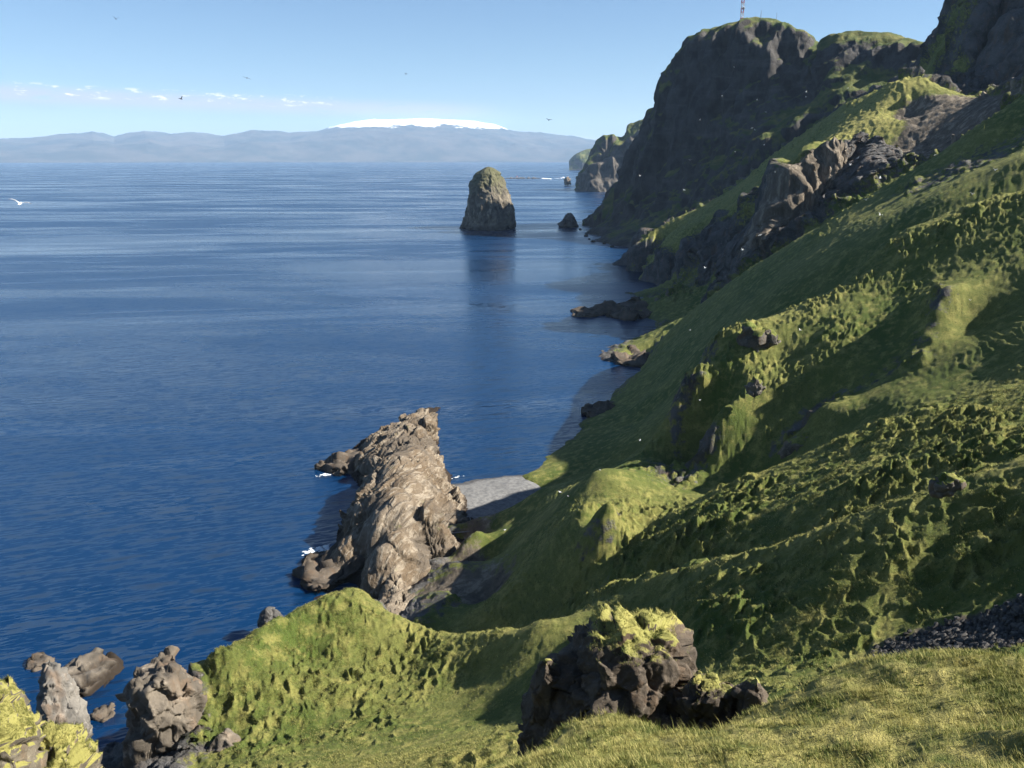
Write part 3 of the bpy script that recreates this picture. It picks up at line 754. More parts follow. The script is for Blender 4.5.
# tall stack
def sea_stack():
    D = 1262.
    rows = [(232, 459, 513), (229, 460, 513), (226, 462, 513), (222, 465.5, 512.5), (216, 467, 512.5), (208, 467, 511), (200, 467.5, 508), (192, 468.5, 504.5), (185, 470.5, 502.5), (178, 475, 500.5), (173, 479, 497.5), (170, 482, 495), (168, 485, 492.5)]
    n_a, n_h = 260, 220
    c = at(487, 230, D); th0 = math.atan2(c[0], c[1]); t_ = np.array([math.cos(th0), -math.sin(th0)]); a_ = np.array([math.sin(th0), math.cos(th0)])
    zs, ls, rs = [], [], []
    for v, l, r in rows:
        pl, pr = at(l, v, D), at(r, v, D); zs.append(pl[2]); ls.append((pl[:2] - c[:2]) @ t_); rs.append((pr[:2] - c[:2]) @ t_)
    zs[0] = -6
    Zg = np.linspace(-6, zs[-1], n_h); Lg, Rg = np.interp(Zg, zs, ls), np.interp(Zg, zs, rs)
    poly = np.array([(-1, .05), (-.42, -.82), (.25, -1.0), (.78, -.62), (1, .05), (.55, .85), (-.3, 1), (-.8, .6)])
    pa = np.arctan2(poly[:, 1], poly[:, 0]); order = np.argsort(pa); pa = pa[order]; pp = poly[order]
    A = np.linspace(-math.pi, math.pi, n_a, endpoint=False)
    px = np.interp(A, pa, pp[:, 0], period=2 * math.pi); py = np.interp(A, pa, pp[:, 1], period=2 * math.pi)
    mid, half = (Lg + Rg) / 2, (Rg - Lg) / 2
    lx = mid[:, None] + half[:, None] * px[None]; ly = (half * .95 + 3)[:, None] * py[None] - 4
    X = c[0] + lx * t_[0] + ly * a_[0]; Y = c[1] + lx * t_[1] + ly * a_[1]; Z = np.repeat(Zg[:, None], n_a, 1)
    nx = np.cos(A)[None] * t_[0] + np.sin(A)[None] * a_[0]; ny = np.cos(A)[None] * t_[1] + np.sin(A)[None] * a_[1]
    d = fbm(X / 26, Y / 26, Z / 40, o=6, gain=.55, ridged=True) * 3.6 + fbm(X / 9, Y / 9, Z / 30, o=4) * 2.2 + perlin(X / 40, Y / 40, Z / 7) * .8
    d = d * np.clip((zs[-1] - Z) / 12 + .35, 0, 1) - .6
    X, Y = X + nx * d, Y + ny * d
    Z = Z + 1.5 * perlin(X / 12, Y / 12, Z / 12)
    co = np.stack([X, Y, Z], -1).reshape(-1, 3); i = np.arange(n_h - 1)[:, None] * n_a; j = np.arange(n_a)[None]; k = (j + 1) % n_a
    q = np.stack([i + j, i + k, i + n_a + k, i + n_a + j], -1).reshape(-1, 4)
    top = co[-n_a:].mean(0) + [0, 0, 1.5]; co = np.vstack([co, top]); b = (n_h - 1) * n_a
    tr = np.stack([b + np.arange(n_a), b + (np.arange(n_a) + 1) % n_a, np.full(n_a, len(co) - 1)], -1)
    m = NT('stack_rock')
    n1 = m.noise(.05, 6, .65); n2 = m.noise(.16, 6, .7, stretch=(1, 1, .5)); s = m.n('ShaderNodeSeparateXYZ'); m.set(s.inputs[0], m.pos)
    cc = m.mix(m.ramp(n1, .38, .62), (.07, .062, .048), (.15, .128, .098)); cc = m.mix(m.ramp(n2, .5, .68), cc, (.31, .26, .19))
    cc = m.mix(m.ramp(m.noise(.35, 5, .7), .52, .7, 0, .7), cc, (.06, .052, .04))
    g = m.math('ADD', m.math('MULTIPLY', s.outputs[2], .011), m.math('MULTIPLY', m.math('SUBTRACT', n2, .5), 1.2))
    cc = m.mix(m.ramp(g, .5, .85, 0, .8), cc, (.085, .088, .04))
    cc = m.mix(m.ramp(s.outputs[2], 3, 8, .85, 0), cc, (.03, .026, .022))
    m.col(cc); m.nrm(m.bump(n2, .8, 3.0))
    o = mesh_np('sea_stack', co - [c[0], c[1], 0], q, tr, mat=m.m); o.location = (c[0], c[1], 0)
    tag(o, 'tall blunt brown sea stack rising alone from open water', 'sea stack')
sea_stack()

star_rock('sea_stack', [(557, 228), (559, 224), (563, 219), (566, 214), (571, 213), (574, 217), (576, 222), (578, 228), (574, 232), (562, 232)], 1285, 12, sea_rock,
          'small dark pointed sea stack off the foot of the great headland', 'sea stack', cut=0, seed=4, amp=1.0, sc=9, sub=5)
star_rock('sea_stack', [(563.6, 185), (564, 180), (565.5, 177), (568, 176.4), (570.5, 178.5), (571.2, 181), (571.4, 185)], 3300, 14, pale_rock,
          'tiny distant square stack near the white surf', 'sea stack', seed=6, amp=1.5, sc=10, sub=4)
for i, (u, v, r) in enumerate([(593, 242, 3.2), (586, 236, 3.0), (580, 229.5, 2.0), (604, 244, 2.4), (612, 247, 2.6), (589, 239.5, 1.6)]):
    p = at_z(u, v, 0); D = math.hypot(p[0], p[1]); k = r / (D / F)
    star_rock('shore_rock', [(u - k * 1.3, v + 1), (u - k * .7, v - k * .7), (u + k * .2, v - k), (u + k, v - k * .4), (u + k * 1.4, v + 1), (u, v + k * .8)], D, r, sea_rock,
              'low dark rock awash at the foot of the great headland', 'rock', seed=20 + i, amp=.5, sc=2, sub=3, group='rocks awash below the great headland')

# skerry line with surf and a little white beacon
def skerry():
    a, b = at_z(503, 178.6, 0), at_z(541, 178.6, 0)
    n = 80; w = np.linspace(0, 1, n); m_ = 9
    P = a[None] + (b - a)[None] * w[:, None]; nrm = np.array([-(b - a)[1], (b - a)[0], 0]); nrm /= np.linalg.norm(nrm)
    s = np.linspace(-1, 1, m_); h = 8.5 * (.75 + .8 * fbm(w * 14, w * 0, o=4))[:, None] * (1 - s[None] ** 2) * np.sin(np.pi * np.clip(w * 1.04, 0.03, .99))[:, None] ** .3 - .6
    co = P[:, None] + s[None, :, None] * nrm * 14; co[..., 2] = h
    o = mesh_np('skerry', co.reshape(-1, 3), grid_quads(n, m_), mat=sea_rock)
    tag(o, 'long low dark skerry lying beyond the tall stack', 'skerry')
    foam = NT('surf_foam'); foam.col((.85, .87, .9))
    f = []
    d, fc = ico(2); V = []; T_ = []
    for (u, v, L, hgt) in [(546.5, 178.8, 52, 2.2), (543, 178.6, 24, 3), (550, 179, 22, 1.5), (563, 177.8, 16, 4.5), (557, 178.4, 30, .8), (561, 178.2, 14, 2.0)]:
        p = at_z(u, v, 0); q = d * [L / 2, 9, hgt]; q = q + np.array([p[0], p[1], 0]); q[:, 2] += .7 * fbm(q[:, 0] / 8, q[:, 1] / 8, o=2)
        T_.append(fc + sum(len(x) for x in V)); V.append(q)
    tag(mesh_np('surf', np.vstack(V), tris=np.vstack(T_), mat=foam.m), 'white surf breaking at the end of the skerry', 'surf', kind='stuff')
    p = at_z(517, 178.4, 0); e = bpy.data.objects.new('beacon', None); C.objects.link(e); e.location = (p[0], p[1], 3.2)
    tag(e, 'small white beacon hut with a red roof on the low skerry', 'beacon')
    wm = NT('white_painted_wall'); wm.col((.8, .79, .76)); rm = NT('red_roof'); rm.col((.32, .05, .03))
    x, y, z = 4.2, 3.2, 6.5
    co = [(sx * x, sy * y, zz) for zz in (0, z) for sx, sy in ((-1, -1), (1, -1), (1, 1), (-1, 1))]
    mesh_np('wall', co, [(0, 1, 5, 4), (1, 2, 6, 5), (2, 3, 7, 6), (3, 0, 4, 7)], mat=wm.m, parent=e, smooth=False)
    co = [(-x - .4, -y - .4, z), (x + .4, -y - .4, z), (x + .4, y + .4, z), (-x - .4, y + .4, z), (0, 0, z + 3)]
    mesh_np('roof', co, [(3, 2, 1, 0)], [(0, 1, 4), (1, 2, 4), (2, 3, 4), (3, 0, 4)], mat=rm.m, parent=e, smooth=False)
skerry()

# shore rocks along the coast
star_rock('shore_rock', [(256, 622), (259, 614), (266, 609), (276, 609), (284, 616), (283, 628), (262, 630)], 168, 3.0, sea_rock, 'dark wet rock in the water behind the lower grassy spur', 'rock', seed=36, amp=.5, sc=2, sub=5)
reef_rock = make_rock_mat('weedy_reef_rock', .55, (.58, .47, .36), .6, wet=False)
flat_rock('shore_rock', [(569, 315), (578, 309), (592, 308), (604, 311), (600, 317), (584, 318)], 1.3, reef_rock, 'flat brown rock in the water off the lit grassy shore knob', 'rock', seed=31, amp=.5, sc=3)
flat_rock('shore_rock', [(602, 315), (616, 305), (634, 302), (650, 306), (645, 318), (622, 321)], 2.6, reef_rock, 'broad brown rock ledge at the waterline below the lit grassy shore knob', 'rock', seed=32, amp=.8, sc=4)
flat_rock('shore_rock', [(612, 360), (622, 353), (640, 349), (658, 356), (650, 367), (628, 366)], 2.4, reef_rock, 'dark low rock point reaching out from the shaded shore', 'rock', seed=33, amp=.6, sc=3)
flat_rock('shore_rock', [(572, 416), (582, 408), (600, 404), (622, 402), (626, 412), (606, 420), (586, 421)], 1.5, reef_rock, 'dark seaweed covered rock on the shore above the beach', 'rock', seed=34, amp=.5, sc=2.5)
flat_rock('reef', [(317, 472), (324, 463), (340, 457), (358, 452), (368, 460), (360, 474), (340, 475)], 2.6, reef_rock, 'low dark reef trailing into the sea from the outer promontory', 'reef', seed=37, amp=.55, sc=2)
flat_rock('reef', [(296, 566), (312, 552), (336, 545), (356, 552), (362, 580), (340, 592), (318, 598)], 2.2, reef_rock, 'flat dark weedy reef with white foam at the inner promontory', 'reef', seed=38, amp=.6, sc=2.2)
flat_rock('skerry', [(62, 674), (72, 662), (96, 657), (118, 653), (126, 660), (115, 676), (102, 692), (84, 702)], 2.4, pale_rock, 'low mottled skerry with pale patches behind the grey slab rock', 'skerry', seed=42, amp=.5, sc=1.6)
flat_rock('shore_rock', [(28, 664), (32, 656), (42, 652), (50, 658), (46, 670), (34, 672)], 1.0, reef_rock, 'dark weed covered rock just behind the grey slab rock', 'rock', seed=43, amp=.3, sc=1.2, sub=4)
flat_rock('shore_rock', [(92, 716), (97, 707), (108, 704), (116, 710), (110, 722), (98, 724)], .8, reef_rock, 'small wet rock in the channel right of the grey slab rock', 'rock', seed=44, amp=.25, sc=1.0, sub=4)
slab_rock = make_rock_mat('grey_slab_rock', .9, (.53, .49, .43), .45, wet=True, dist=.15)
star_rock('shore_rock', [(37, 745), (38, 712), (41, 680), (46, 665), (55, 663), (64, 667), (76, 684), (88, 700), (94, 716), (84, 732), (62, 745)], 138, 4.0, slab_rock, 'big grey slab sided rock standing in the water by the lower left cliff', 'rock', seed=48, amp=.22, sc=4.0, sub=6, lean=.45, lo=.6, cut=10, tilt=.07)
def shore_foam():
    V, T_ = [], []; d, fc = ico(3); m = NT('shore_foam'); m.col((.62, .66, .68))
    for k, (u, v, L, w_) in enumerate([(320, 549.5, 2.6, .9), (328, 547, 2.2, .5), (319, 583, 1.5, .5), (330, 474.5, 2.6, .3), (321, 475, 1.4, .3), (456, 477.5, 3.0, .3)]):
        p = at_z(u, v, 0)
        for b in range(26 if k == 0 else 11):
            o_ = rng.normal(size=2) * [L, w_]; s_ = rng.uniform(.12, .5) * (1.3 if k == 0 else .8)
            r_ = 1 + .8 * fbm(d[:, 0] * 2.5 + k * 3 + b, d[:, 1] * 2.5, o=3)
            q = np.stack([d[:, 0] * s_ * 1.6 * r_ + o_[0], d[:, 1] * s_ * .8 * r_ + o_[1], d[:, 2] * .05], 1)
            q = np.stack([q[:, 0] * math.cos(.5) - q[:, 1] * math.sin(.5), q[:, 0] * math.sin(.5) + q[:, 1] * math.cos(.5), q[:, 2]], 1) + [p[0], p[1], .04]
            T_.append(fc + sum(len(x) for x in V)); V.append(q)
    tag(mesh_np('foam', np.vstack(V), tris=np.vstack(T_), mat=m.m), 'white foam where the swell meets the rocks', 'foam', kind='stuff')
shore_foam()
star_rock('rock_outcrop', [(122, 800), (128, 745), (131, 715), (129, 690), (136, 668), (150, 662), (160, 662), (167, 654), (177, 658), (183, 674), (192, 676), (204, 700), (212, 740), (205, 800)], 112, 6, pale_rock,
          'craggy brown rock stump at the seaward end of the lower grassy spur', 'outcrop', seed=46, amp=.7, sc=5.0, crack=2.0, sub=6, cut=14, tilt=.13)
star_rock('rock_outcrop', [(206, 770), (210, 742), (222, 730), (236, 735), (244, 752), (240, 775), (222, 785)], 104, 2.0, pale_rock, 'low broken rock step set in the grass of the lower spur', 'outcrop', seed=47, amp=.45, sc=2.0, sub=5)

# foreground boulders
star_rock('boulder', [(520, 800), (524, 742), (532, 716), (542, 690), (556, 674), (578, 656), (598, 640), (620, 631), (646, 629), (664, 634), (676, 642), (678, 654), (684, 666), (692, 678), (697, 706), (700, 760), (695, 840), (620, 860), (530, 850)], 26, 2.3, boulder_mat,
          'large dark craggy boulder topped with dry grass behind the foreground bank', 'boulder', seed=51, amp=.32, sc=1.0, crack=1.0, sub=7, cut=5, tilt=.13, rough=.48, lean=.10, cx=(620, 705))
star_rock('boulder', [(678, 790), (680, 740), (684, 700), (690, 675), (700, 665), (715, 662), (728, 668), (737, 682), (736, 710), (738, 750), (730, 790)], 24.6, .8, boulder_mat,
          'brown cracked boulder leaning on the right side of the large craggy boulder', 'boulder', seed=52, amp=.16, sc=.7, sub=6)
star_rock('boulder', [(734, 740), (736, 705), (740, 686), (747, 676), (756, 678), (763, 689), (766, 708), (766, 740)], 24.3, .5, boulder_mat,
          'small low boulder in the grass at the right end of the boulder group', 'boulder', seed=53, amp=.1, sc=.5, sub=5)
star_rock('boulder', [(530, 740), (533, 690), (535, 668), (540, 660), (549, 661), (555, 672), (560, 700), (560, 740)], 25.5, .35, boulder_mat,
          'small grass capped rock at the left shoulder of the large craggy boulder', 'boulder', seed=54, amp=.08, sc=.4, sub=5)

mound_mat = make_rock_mat('mossy_mound', .8, (.58, .50, .38), 1.3, moss=.75, wet=False)
star_rock('rock_mound', [(-40, 800), (-40, 690), (-12, 684), (6, 685), (17, 691), (27, 706), (30, 735), (35, 760), (36, 800)], 70, 5, mound_mat, 'steep sided grassy mound cut off by the left edge', 'mound', seed=71, amp=.16, sc=2.2, sub=6, cut=10)
star_rock('rock_mound', [(24, 810), (30, 768), (40, 752), (52, 745), (68, 743), (84, 749), (98, 763), (110, 785), (112, 810)], 71, 4, mound_mat, 'low rounded grassy mound in the bottom left corner', 'mound', seed=72, amp=.15, sc=2.2, sub=6, cut=8)
# outcrops on the hillside
for i, (poly, D, dep, lab) in enumerate([
    ([(736, 345), (738, 333), (748, 325), (765, 328), (778, 335), (782, 348), (760, 352)], 213, 4, 'turf topped dark rock outcrop at the crest of the bright green knob'),
    ([(744, 392), (747, 383), (756, 378), (764, 384), (765, 392), (754, 396)], 193, 1.8, 'small dark rock standing in for a dark hollow in the middle of the bright green knob'),  # dark rock added in place of the hollow in the knob
    ([(662, 490), (664, 470), (672, 461), (685, 464), (692, 470), (690, 485), (676, 495)], 190, 3, 'crumbling lit rock outcrop in the gully below the green knob'),
    ([(676, 590), (680, 568), (690, 560), (706, 558), (718, 566), (716, 580), (700, 592)], 106, 1.8, 'mossy yellow topped outcrop on the crest of the middle spur'),
    ([(926, 492), (932, 480), (944, 476), (960, 474), (970, 480), (955, 490), (940, 496)], 88, 1.2, 'dark rock lump breaking the crest of the near spur at right'),
    ([(777, 462), (782, 446), (792, 434), (808, 428), (822, 434), (815, 448), (795, 462)], 181, 3, 'pale crumbling outcrop at the lower end of the rocky scar'),
    ([(650, 310), (656, 298), (670, 291), (686, 291), (694, 298), (680, 308), (664, 314)], 570, 9, 'rounded grassy knob at the shore lit by the sun')]):
    star_rock('rock_outcrop', poly, D, dep, outcrop_mat, lab, 'outcrop', seed=60 + i, amp=.35 * max(1, D / 180), sc=1.6 * max(1, D / 180), sub=5, crack=1.2)

# ================================================================== GROUND COVER
def pick(cells, n, weight):
    A = np.linalg.norm(np.cross(Pg[1:, :-1] - Pg[:-1, :-1], Pg[:-1, 1:] - Pg[:-1, :-1]), axis=-1)
    w = (A * weight[:-1, :-1]).ravel(); w = w / w.sum()
    k = rng.choice(len(w), n, p=w); i, j = np.unravel_index(k, A.shape)
    a, b = rng.random(n)[:, None], rng.random(n)[:, None]
    return (Pg[i, j] * (1 - a) + Pg[i + 1, j] * a) * (1 - b) + (Pg[i, j + 1] * (1 - a) + Pg[i + 1, j + 1] * a) * b
Pg = np.stack([X, Y2, Z], -1)
TH_ = np.arctan2(X, Y2)
inside = (np.abs(TH_) < R(40))
def tufts(base, hgt, nb, wid, spread):
    n = len(base); h = hgt * rng.uniform(.5, 1.3, n)
    b = np.repeat(base, nb, 0); hh = np.repeat(h, nb) * rng.uniform(.6, 1.1, n * nb)
    an = rng.uniform(0, 2 * np.pi, n * nb); ln = rng.uniform(.15, .9, n * nb) * hh
    off = np.stack([np.cos(an), np.sin(an), 0 * an], 1)
    root = b + off * rng.uniform(0, spread, n * nb)[:, None]; root[:, 2] -= .03 * hgt / .2
    side = np.stack([-np.sin(an), np.cos(an), 0 * an], 1) * (wid * rng.uniform(.6, 1.3, n * nb))[:, None]
    bend = np.array([-.25, .05, 0]) * hh[:, None]
    tip = root + off * ln[:, None] + bend + np.array([0, 0, 1.]) * hh[:, None]
    mid = root + (tip - root) * .5 + np.array([0, 0, .14]) * hh[:, None]
    co = np.stack([root - side, root + side, mid + side * .6, mid - side * .6, tip], 1).reshape(-1, 3)
    k = 5 * np.arange(n * nb)[:, None]
    return co, k + np.array([[0, 1, 2, 3]]), k + np.array([[3, 2, 4]])
def grass_mat():
    m = NT('dry_grass_blades')
    gc, gh = grass_colour(m, m.math('MULTIPLY', m.ramp(m.noise(.7, 5, .65), .40, .68, .0, .9), m.ramp(m.nearness(), 30, 50, 1.0, .25)))
    g = m.n('ShaderNodeNewGeometry').outputs['Random Per Island']
    c = m.mix(m.ramp(g, .55, 1.0, 0, .8), gc, (.56, .50, .19)); c = m.mix(m.ramp(g, .0, .25, .6, 0), c, (.09, .13, .03))
    m.col(c); m.b.inputs['Roughness'].default_value = .7
    tr = m.n('ShaderNodeBsdfTranslucent'); m.set(tr.inputs[0], c); mx = m.n('ShaderNodeMixShader'); mx.inputs[0].default_value = .4
    m.t.links.new(m.b.outputs[0], mx.inputs[1]); m.t.links.new(tr.outputs[0], mx.inputs[2])
    m.t.links.new(mx.outputs[0], m.t.nodes['Material Output'].inputs[0])
    return m.m
gm = grass_mat()
near_w = inside * (DD > 9) * (DD < 26) * sstep(.8, .2, rock)
v1 = tufts(pick(None, int(56000 * Q), near_w * (.2 + sstep(-.3, .5, fbm(X / 1.5, Y_ / 1.5, o=3)))), .115, 7, .006, .06)
for n_, h_, b_, w_ in ((2200, .26, 6, .005), (350, .40, 3, .004)):       # rank clumps and seed stalks
    e_ = tufts(pick(None, n_, near_w * sstep(.0, .6, fbm(X / 2.4 + 9, Y_ / 2.4, o=3))), h_, b_, w_, .07)
    n0 = len(v1[0]); v1 = (np.vstack([v1[0], e_[0]]), np.vstack([v1[1], e_[1] + n0]), np.vstack([v1[2], e_[2] + n0]))
mid_w = inside * (DD > 50) * (DD < 170) * sstep(.5, .1, rock) * sstep(.5, .2, soil) * np.clip(hum, .15, 1) * (.15 + sstep(-.1, .5, fbm(X / 3, Y_ / 3, o=3)))
mid_w = mid_w * np.where(TH_ < R(0), 2.2, 1.0)
v2 = tufts(pick(None, int(115000 * Q), mid_w), .20, 4, .020, .15)
def on_top(o, n, zmin, hgt, nb):
    me = o.data; co = np.empty(len(me.vertices) * 3, np.float32); me.vertices.foreach_get('co', co); co = co.reshape(-1, 3)
    nm = np.empty(len(me.vertices) * 3, np.float32); me.vertices.foreach_get('normal', nm); nm = nm.reshape(-1, 3)
    zr = (co[:, 2] - co[:, 2].min()) / np.ptp(co[:, 2]); k = np.nonzero((zr > zmin) & (nm[:, 2] > .55))[0]
    return tufts(co[rng.choice(k, n)] + np.array(o.location), hgt, nb, .008, .08)
bo = [o for o in C.objects if o.name.startswith('boulder')]
mo = [o for o in C.objects if o.name.startswith('rock_mound')]
extra = [on_top(mo[0], 5000, .55, .22, 5), on_top(mo[1], 4000, .55, .2, 5), on_top(bo[0], 900, .90, .11, 5), on_top(bo[1], 120, .85, .1, 4)]
mound = inside * (DD > 45) * (DD < 100) * (yel > .45) * (rock < .3) * (TH_ < R(4))
v3 = tufts(pick(None, int(26000 * Q), mound), .22, 4, .016, .12)
for e_ in extra + [v3]:
    n0 = len(v1[0]); v1 = (np.vstack([v1[0], e_[0]]), np.vstack([v1[1], e_[1] + n0]), np.vstack([v1[2], e_[2] + n0]))
v1 = (np.vstack([v1[0], v2[0]]), np.vstack([v1[1], v2[1] + len(v1[0])]), np.vstack([v1[2], v2[2] + len(v1[0])]))
mesh_np('grass', *v1, mat=gm)
tag(bpy.data.objects['grass'], 'short dry yellow green grass growing on the foreground bank', 'grass', kind='stuff')

def stones():
    w_ = inside * sstep(.45, .8, soil) * (DD > 50) * (DD < 80)
    p = pick(None, 8500, w_); d, f = ico(1)
    r_ = .06 + .34 * rng.random(len(p)) ** 3.5
    s = r_[:, None, None] * rng.uniform(.5, 1.2, (len(p), 1, 3)) * d[None] * (1 + .5 * rng.uniform(-.5, .5, (len(p), len(d), 1)))
    co = (p[:, None] + s).reshape(-1, 3); fc = (f[None] + len(d) * np.arange(len(p))[:, None, None]).reshape(-1, 3)
    m = NT('dark_scree'); m.col(m.mix(m.n('ShaderNodeNewGeometry').outputs['Random Per Island'], (.022, .021, .020), (.085, .080, .075)))
    tag(mesh_np('gravel', co, tris=fc, mat=m.m, smooth=False), 'dark loose scree stones at the foot of the near spur', 'gravel', kind='stuff')
stones()

# ================================================================== MAST AND BIRDS
def bars(segs, r):
    V, Fq = [], []
    for a, b in segs:
        a, b = np.array(a, float), np.array(b, float); d = b - a; d /= np.linalg.norm(d)
        s = np.cross(d, [0, 0, 1]) if abs(d[2]) < .9 else np.cross(d, [1, 0, 0]); s /= np.linalg.norm(s); t = np.cross(d, s)
        k = len(V) * 8
        V.append([p + r * (x * s + y * t) for p in (a, b) for x, y in ((-1, -1), (1, -1), (1, 1), (-1, 1))])
        Fq += [[k, k + 1, k + 5, k + 4], [k + 1, k + 2, k + 6, k + 5], [k + 2, k + 3, k + 7, k + 6], [k + 3, k, k + 4, k + 7]]
    return np.array(V).reshape(-1, 3), Fq
def masts():
    red = NT('red_mast_paint'); red.col((.45, .07, .045)); wh = NT('white_mast_paint'); wh.col((.75, .73, .7)); gr = NT('grey_galvanised_steel'); gr.col((.22, .23, .24))
    p = at(741.5, 23, 1172); e = bpy.data.objects.new('radio_mast', None); C.objects.link(e); e.location = p
    tag(e, 'tall red and white lattice radio mast on the headland top', 'radio mast')
    hw = 1.5; hgt = 46; nsec = 8
    for k in range(nsec):
        z0, z1 = hgt * k / nsec, hgt * (k + 1) / nsec; sg = []
        cr = [(-hw, -hw), (hw, -hw), (hw, hw), (-hw, hw)]
        for (x, y), (x2, y2) in zip(cr, cr[1:] + cr[:1]):
            sg += [((x, y, z0), (x, y, z1)), ((x, y, z0), (x2, y2, (z0 + z1) / 2)), ((x2, y2, (z0 + z1) / 2), (x, y, z1)), ((x, y, z1), (x2, y2, z1))]
        mesh_np('lattice_section', *bars(sg, .16), mat=(red if k % 2 == 0 else wh).m, parent=e, smooth=False)
    d, f = ico(2); q = d * [1.6, .7, 1.6]
    o = mesh_np('dish_antenna', q, tris=f, mat=gr.m, parent=e); o.location = (1.2, -1.8, 17)
    for u, v0, v1, lab, cap in ((760.5, 21, 10.5, 'thin dark whip antenna standing right of the lattice mast', .22), (776, 24, 12.5, 'faint slender pole farthest right on the headland top', .14)):
        a = at(u, v0 + 1, 1168); b = at(u, v1, 1168); h = b[2] - a[2]
        e = bpy.data.objects.new('antenna_pole', None); C.objects.link(e); e.location = a; tag(e, lab, 'antenna')
        n = 10; A = np.linspace(0, 2 * np.pi, n, endpoint=False)
        co = np.array([(r * math.cos(t), r * math.sin(t), z) for z, r in ((0, cap * 2.0), (h * .5, cap * 1.6), (h, cap)) for t in A])
        qd = [(k * n + i, k * n + (i + 1) % n, (k + 1) * n + (i + 1) % n, (k + 1) * n + i) for k in range(2) for i in range(n)]
        mesh_np('pole', co, qd, mat=gr.m, parent=e)
        mesh_np('base_plinth', *bars([((0, 0, -1), (0, 0, .8))], 1.0), mat=wh.m, parent=e, smooth=False)
masts()

def bird_mesh(flap, span=1.0):
    """one continuous body: fuselage rings with wings grown from the side rings"""
    ys = np.array([-.30, -.26, -.20, -.10, .02, .12, .22, .30, .36]); rs = np.array([.008, .034, .045, .068, .075, .060, .036, .030, .022]); n = 10
    A = np.linspace(0, 2 * np.pi, n, endpoint=False)
    co = [(r * math.cos(a) * (1.0 if i < 6 else 1.5), -y, r * math.sin(a) * (.85 if i < 6 else .45)) for i, (y, r) in enumerate(zip(ys, rs)) for a in A]
    q = [(k * n + i, (k + 1) * n + i, (k + 1) * n + (i + 1) % n, k * n + (i + 1) % n) for k in range(len(ys) - 1) for i in range(n)]
    wing = []
    for s in (1, -1):
        st = [(.05, .10, -.06, .02), (.22, .13, -.04, .06 + flap * .22), (.40, .10, -.05, .07 + flap * .34), (.56, -.02, -.10, .05 + flap * .30)]
        base = len(co)
        for x, yf, yb, z in st:
            co += [(s * x * span, yf, z), (s * x * span, (yf + yb) / 2, z + .015), (s * x * span, yb, z), (s * x * span, (yf + yb) / 2, z - .008)]
        for k in range(3):
            for i in range(4):
                f = (base + k * 4 + i, base + k * 4 + (i + 1) % 4, base + (k + 1) * 4 + (i + 1) % 4, base + (k + 1) * 4 + i)
                q.append(f if s > 0 else f[::-1])
        e = base + 12; q.append((e, e + 1, e + 2, e + 3))
    return np.array(co), q
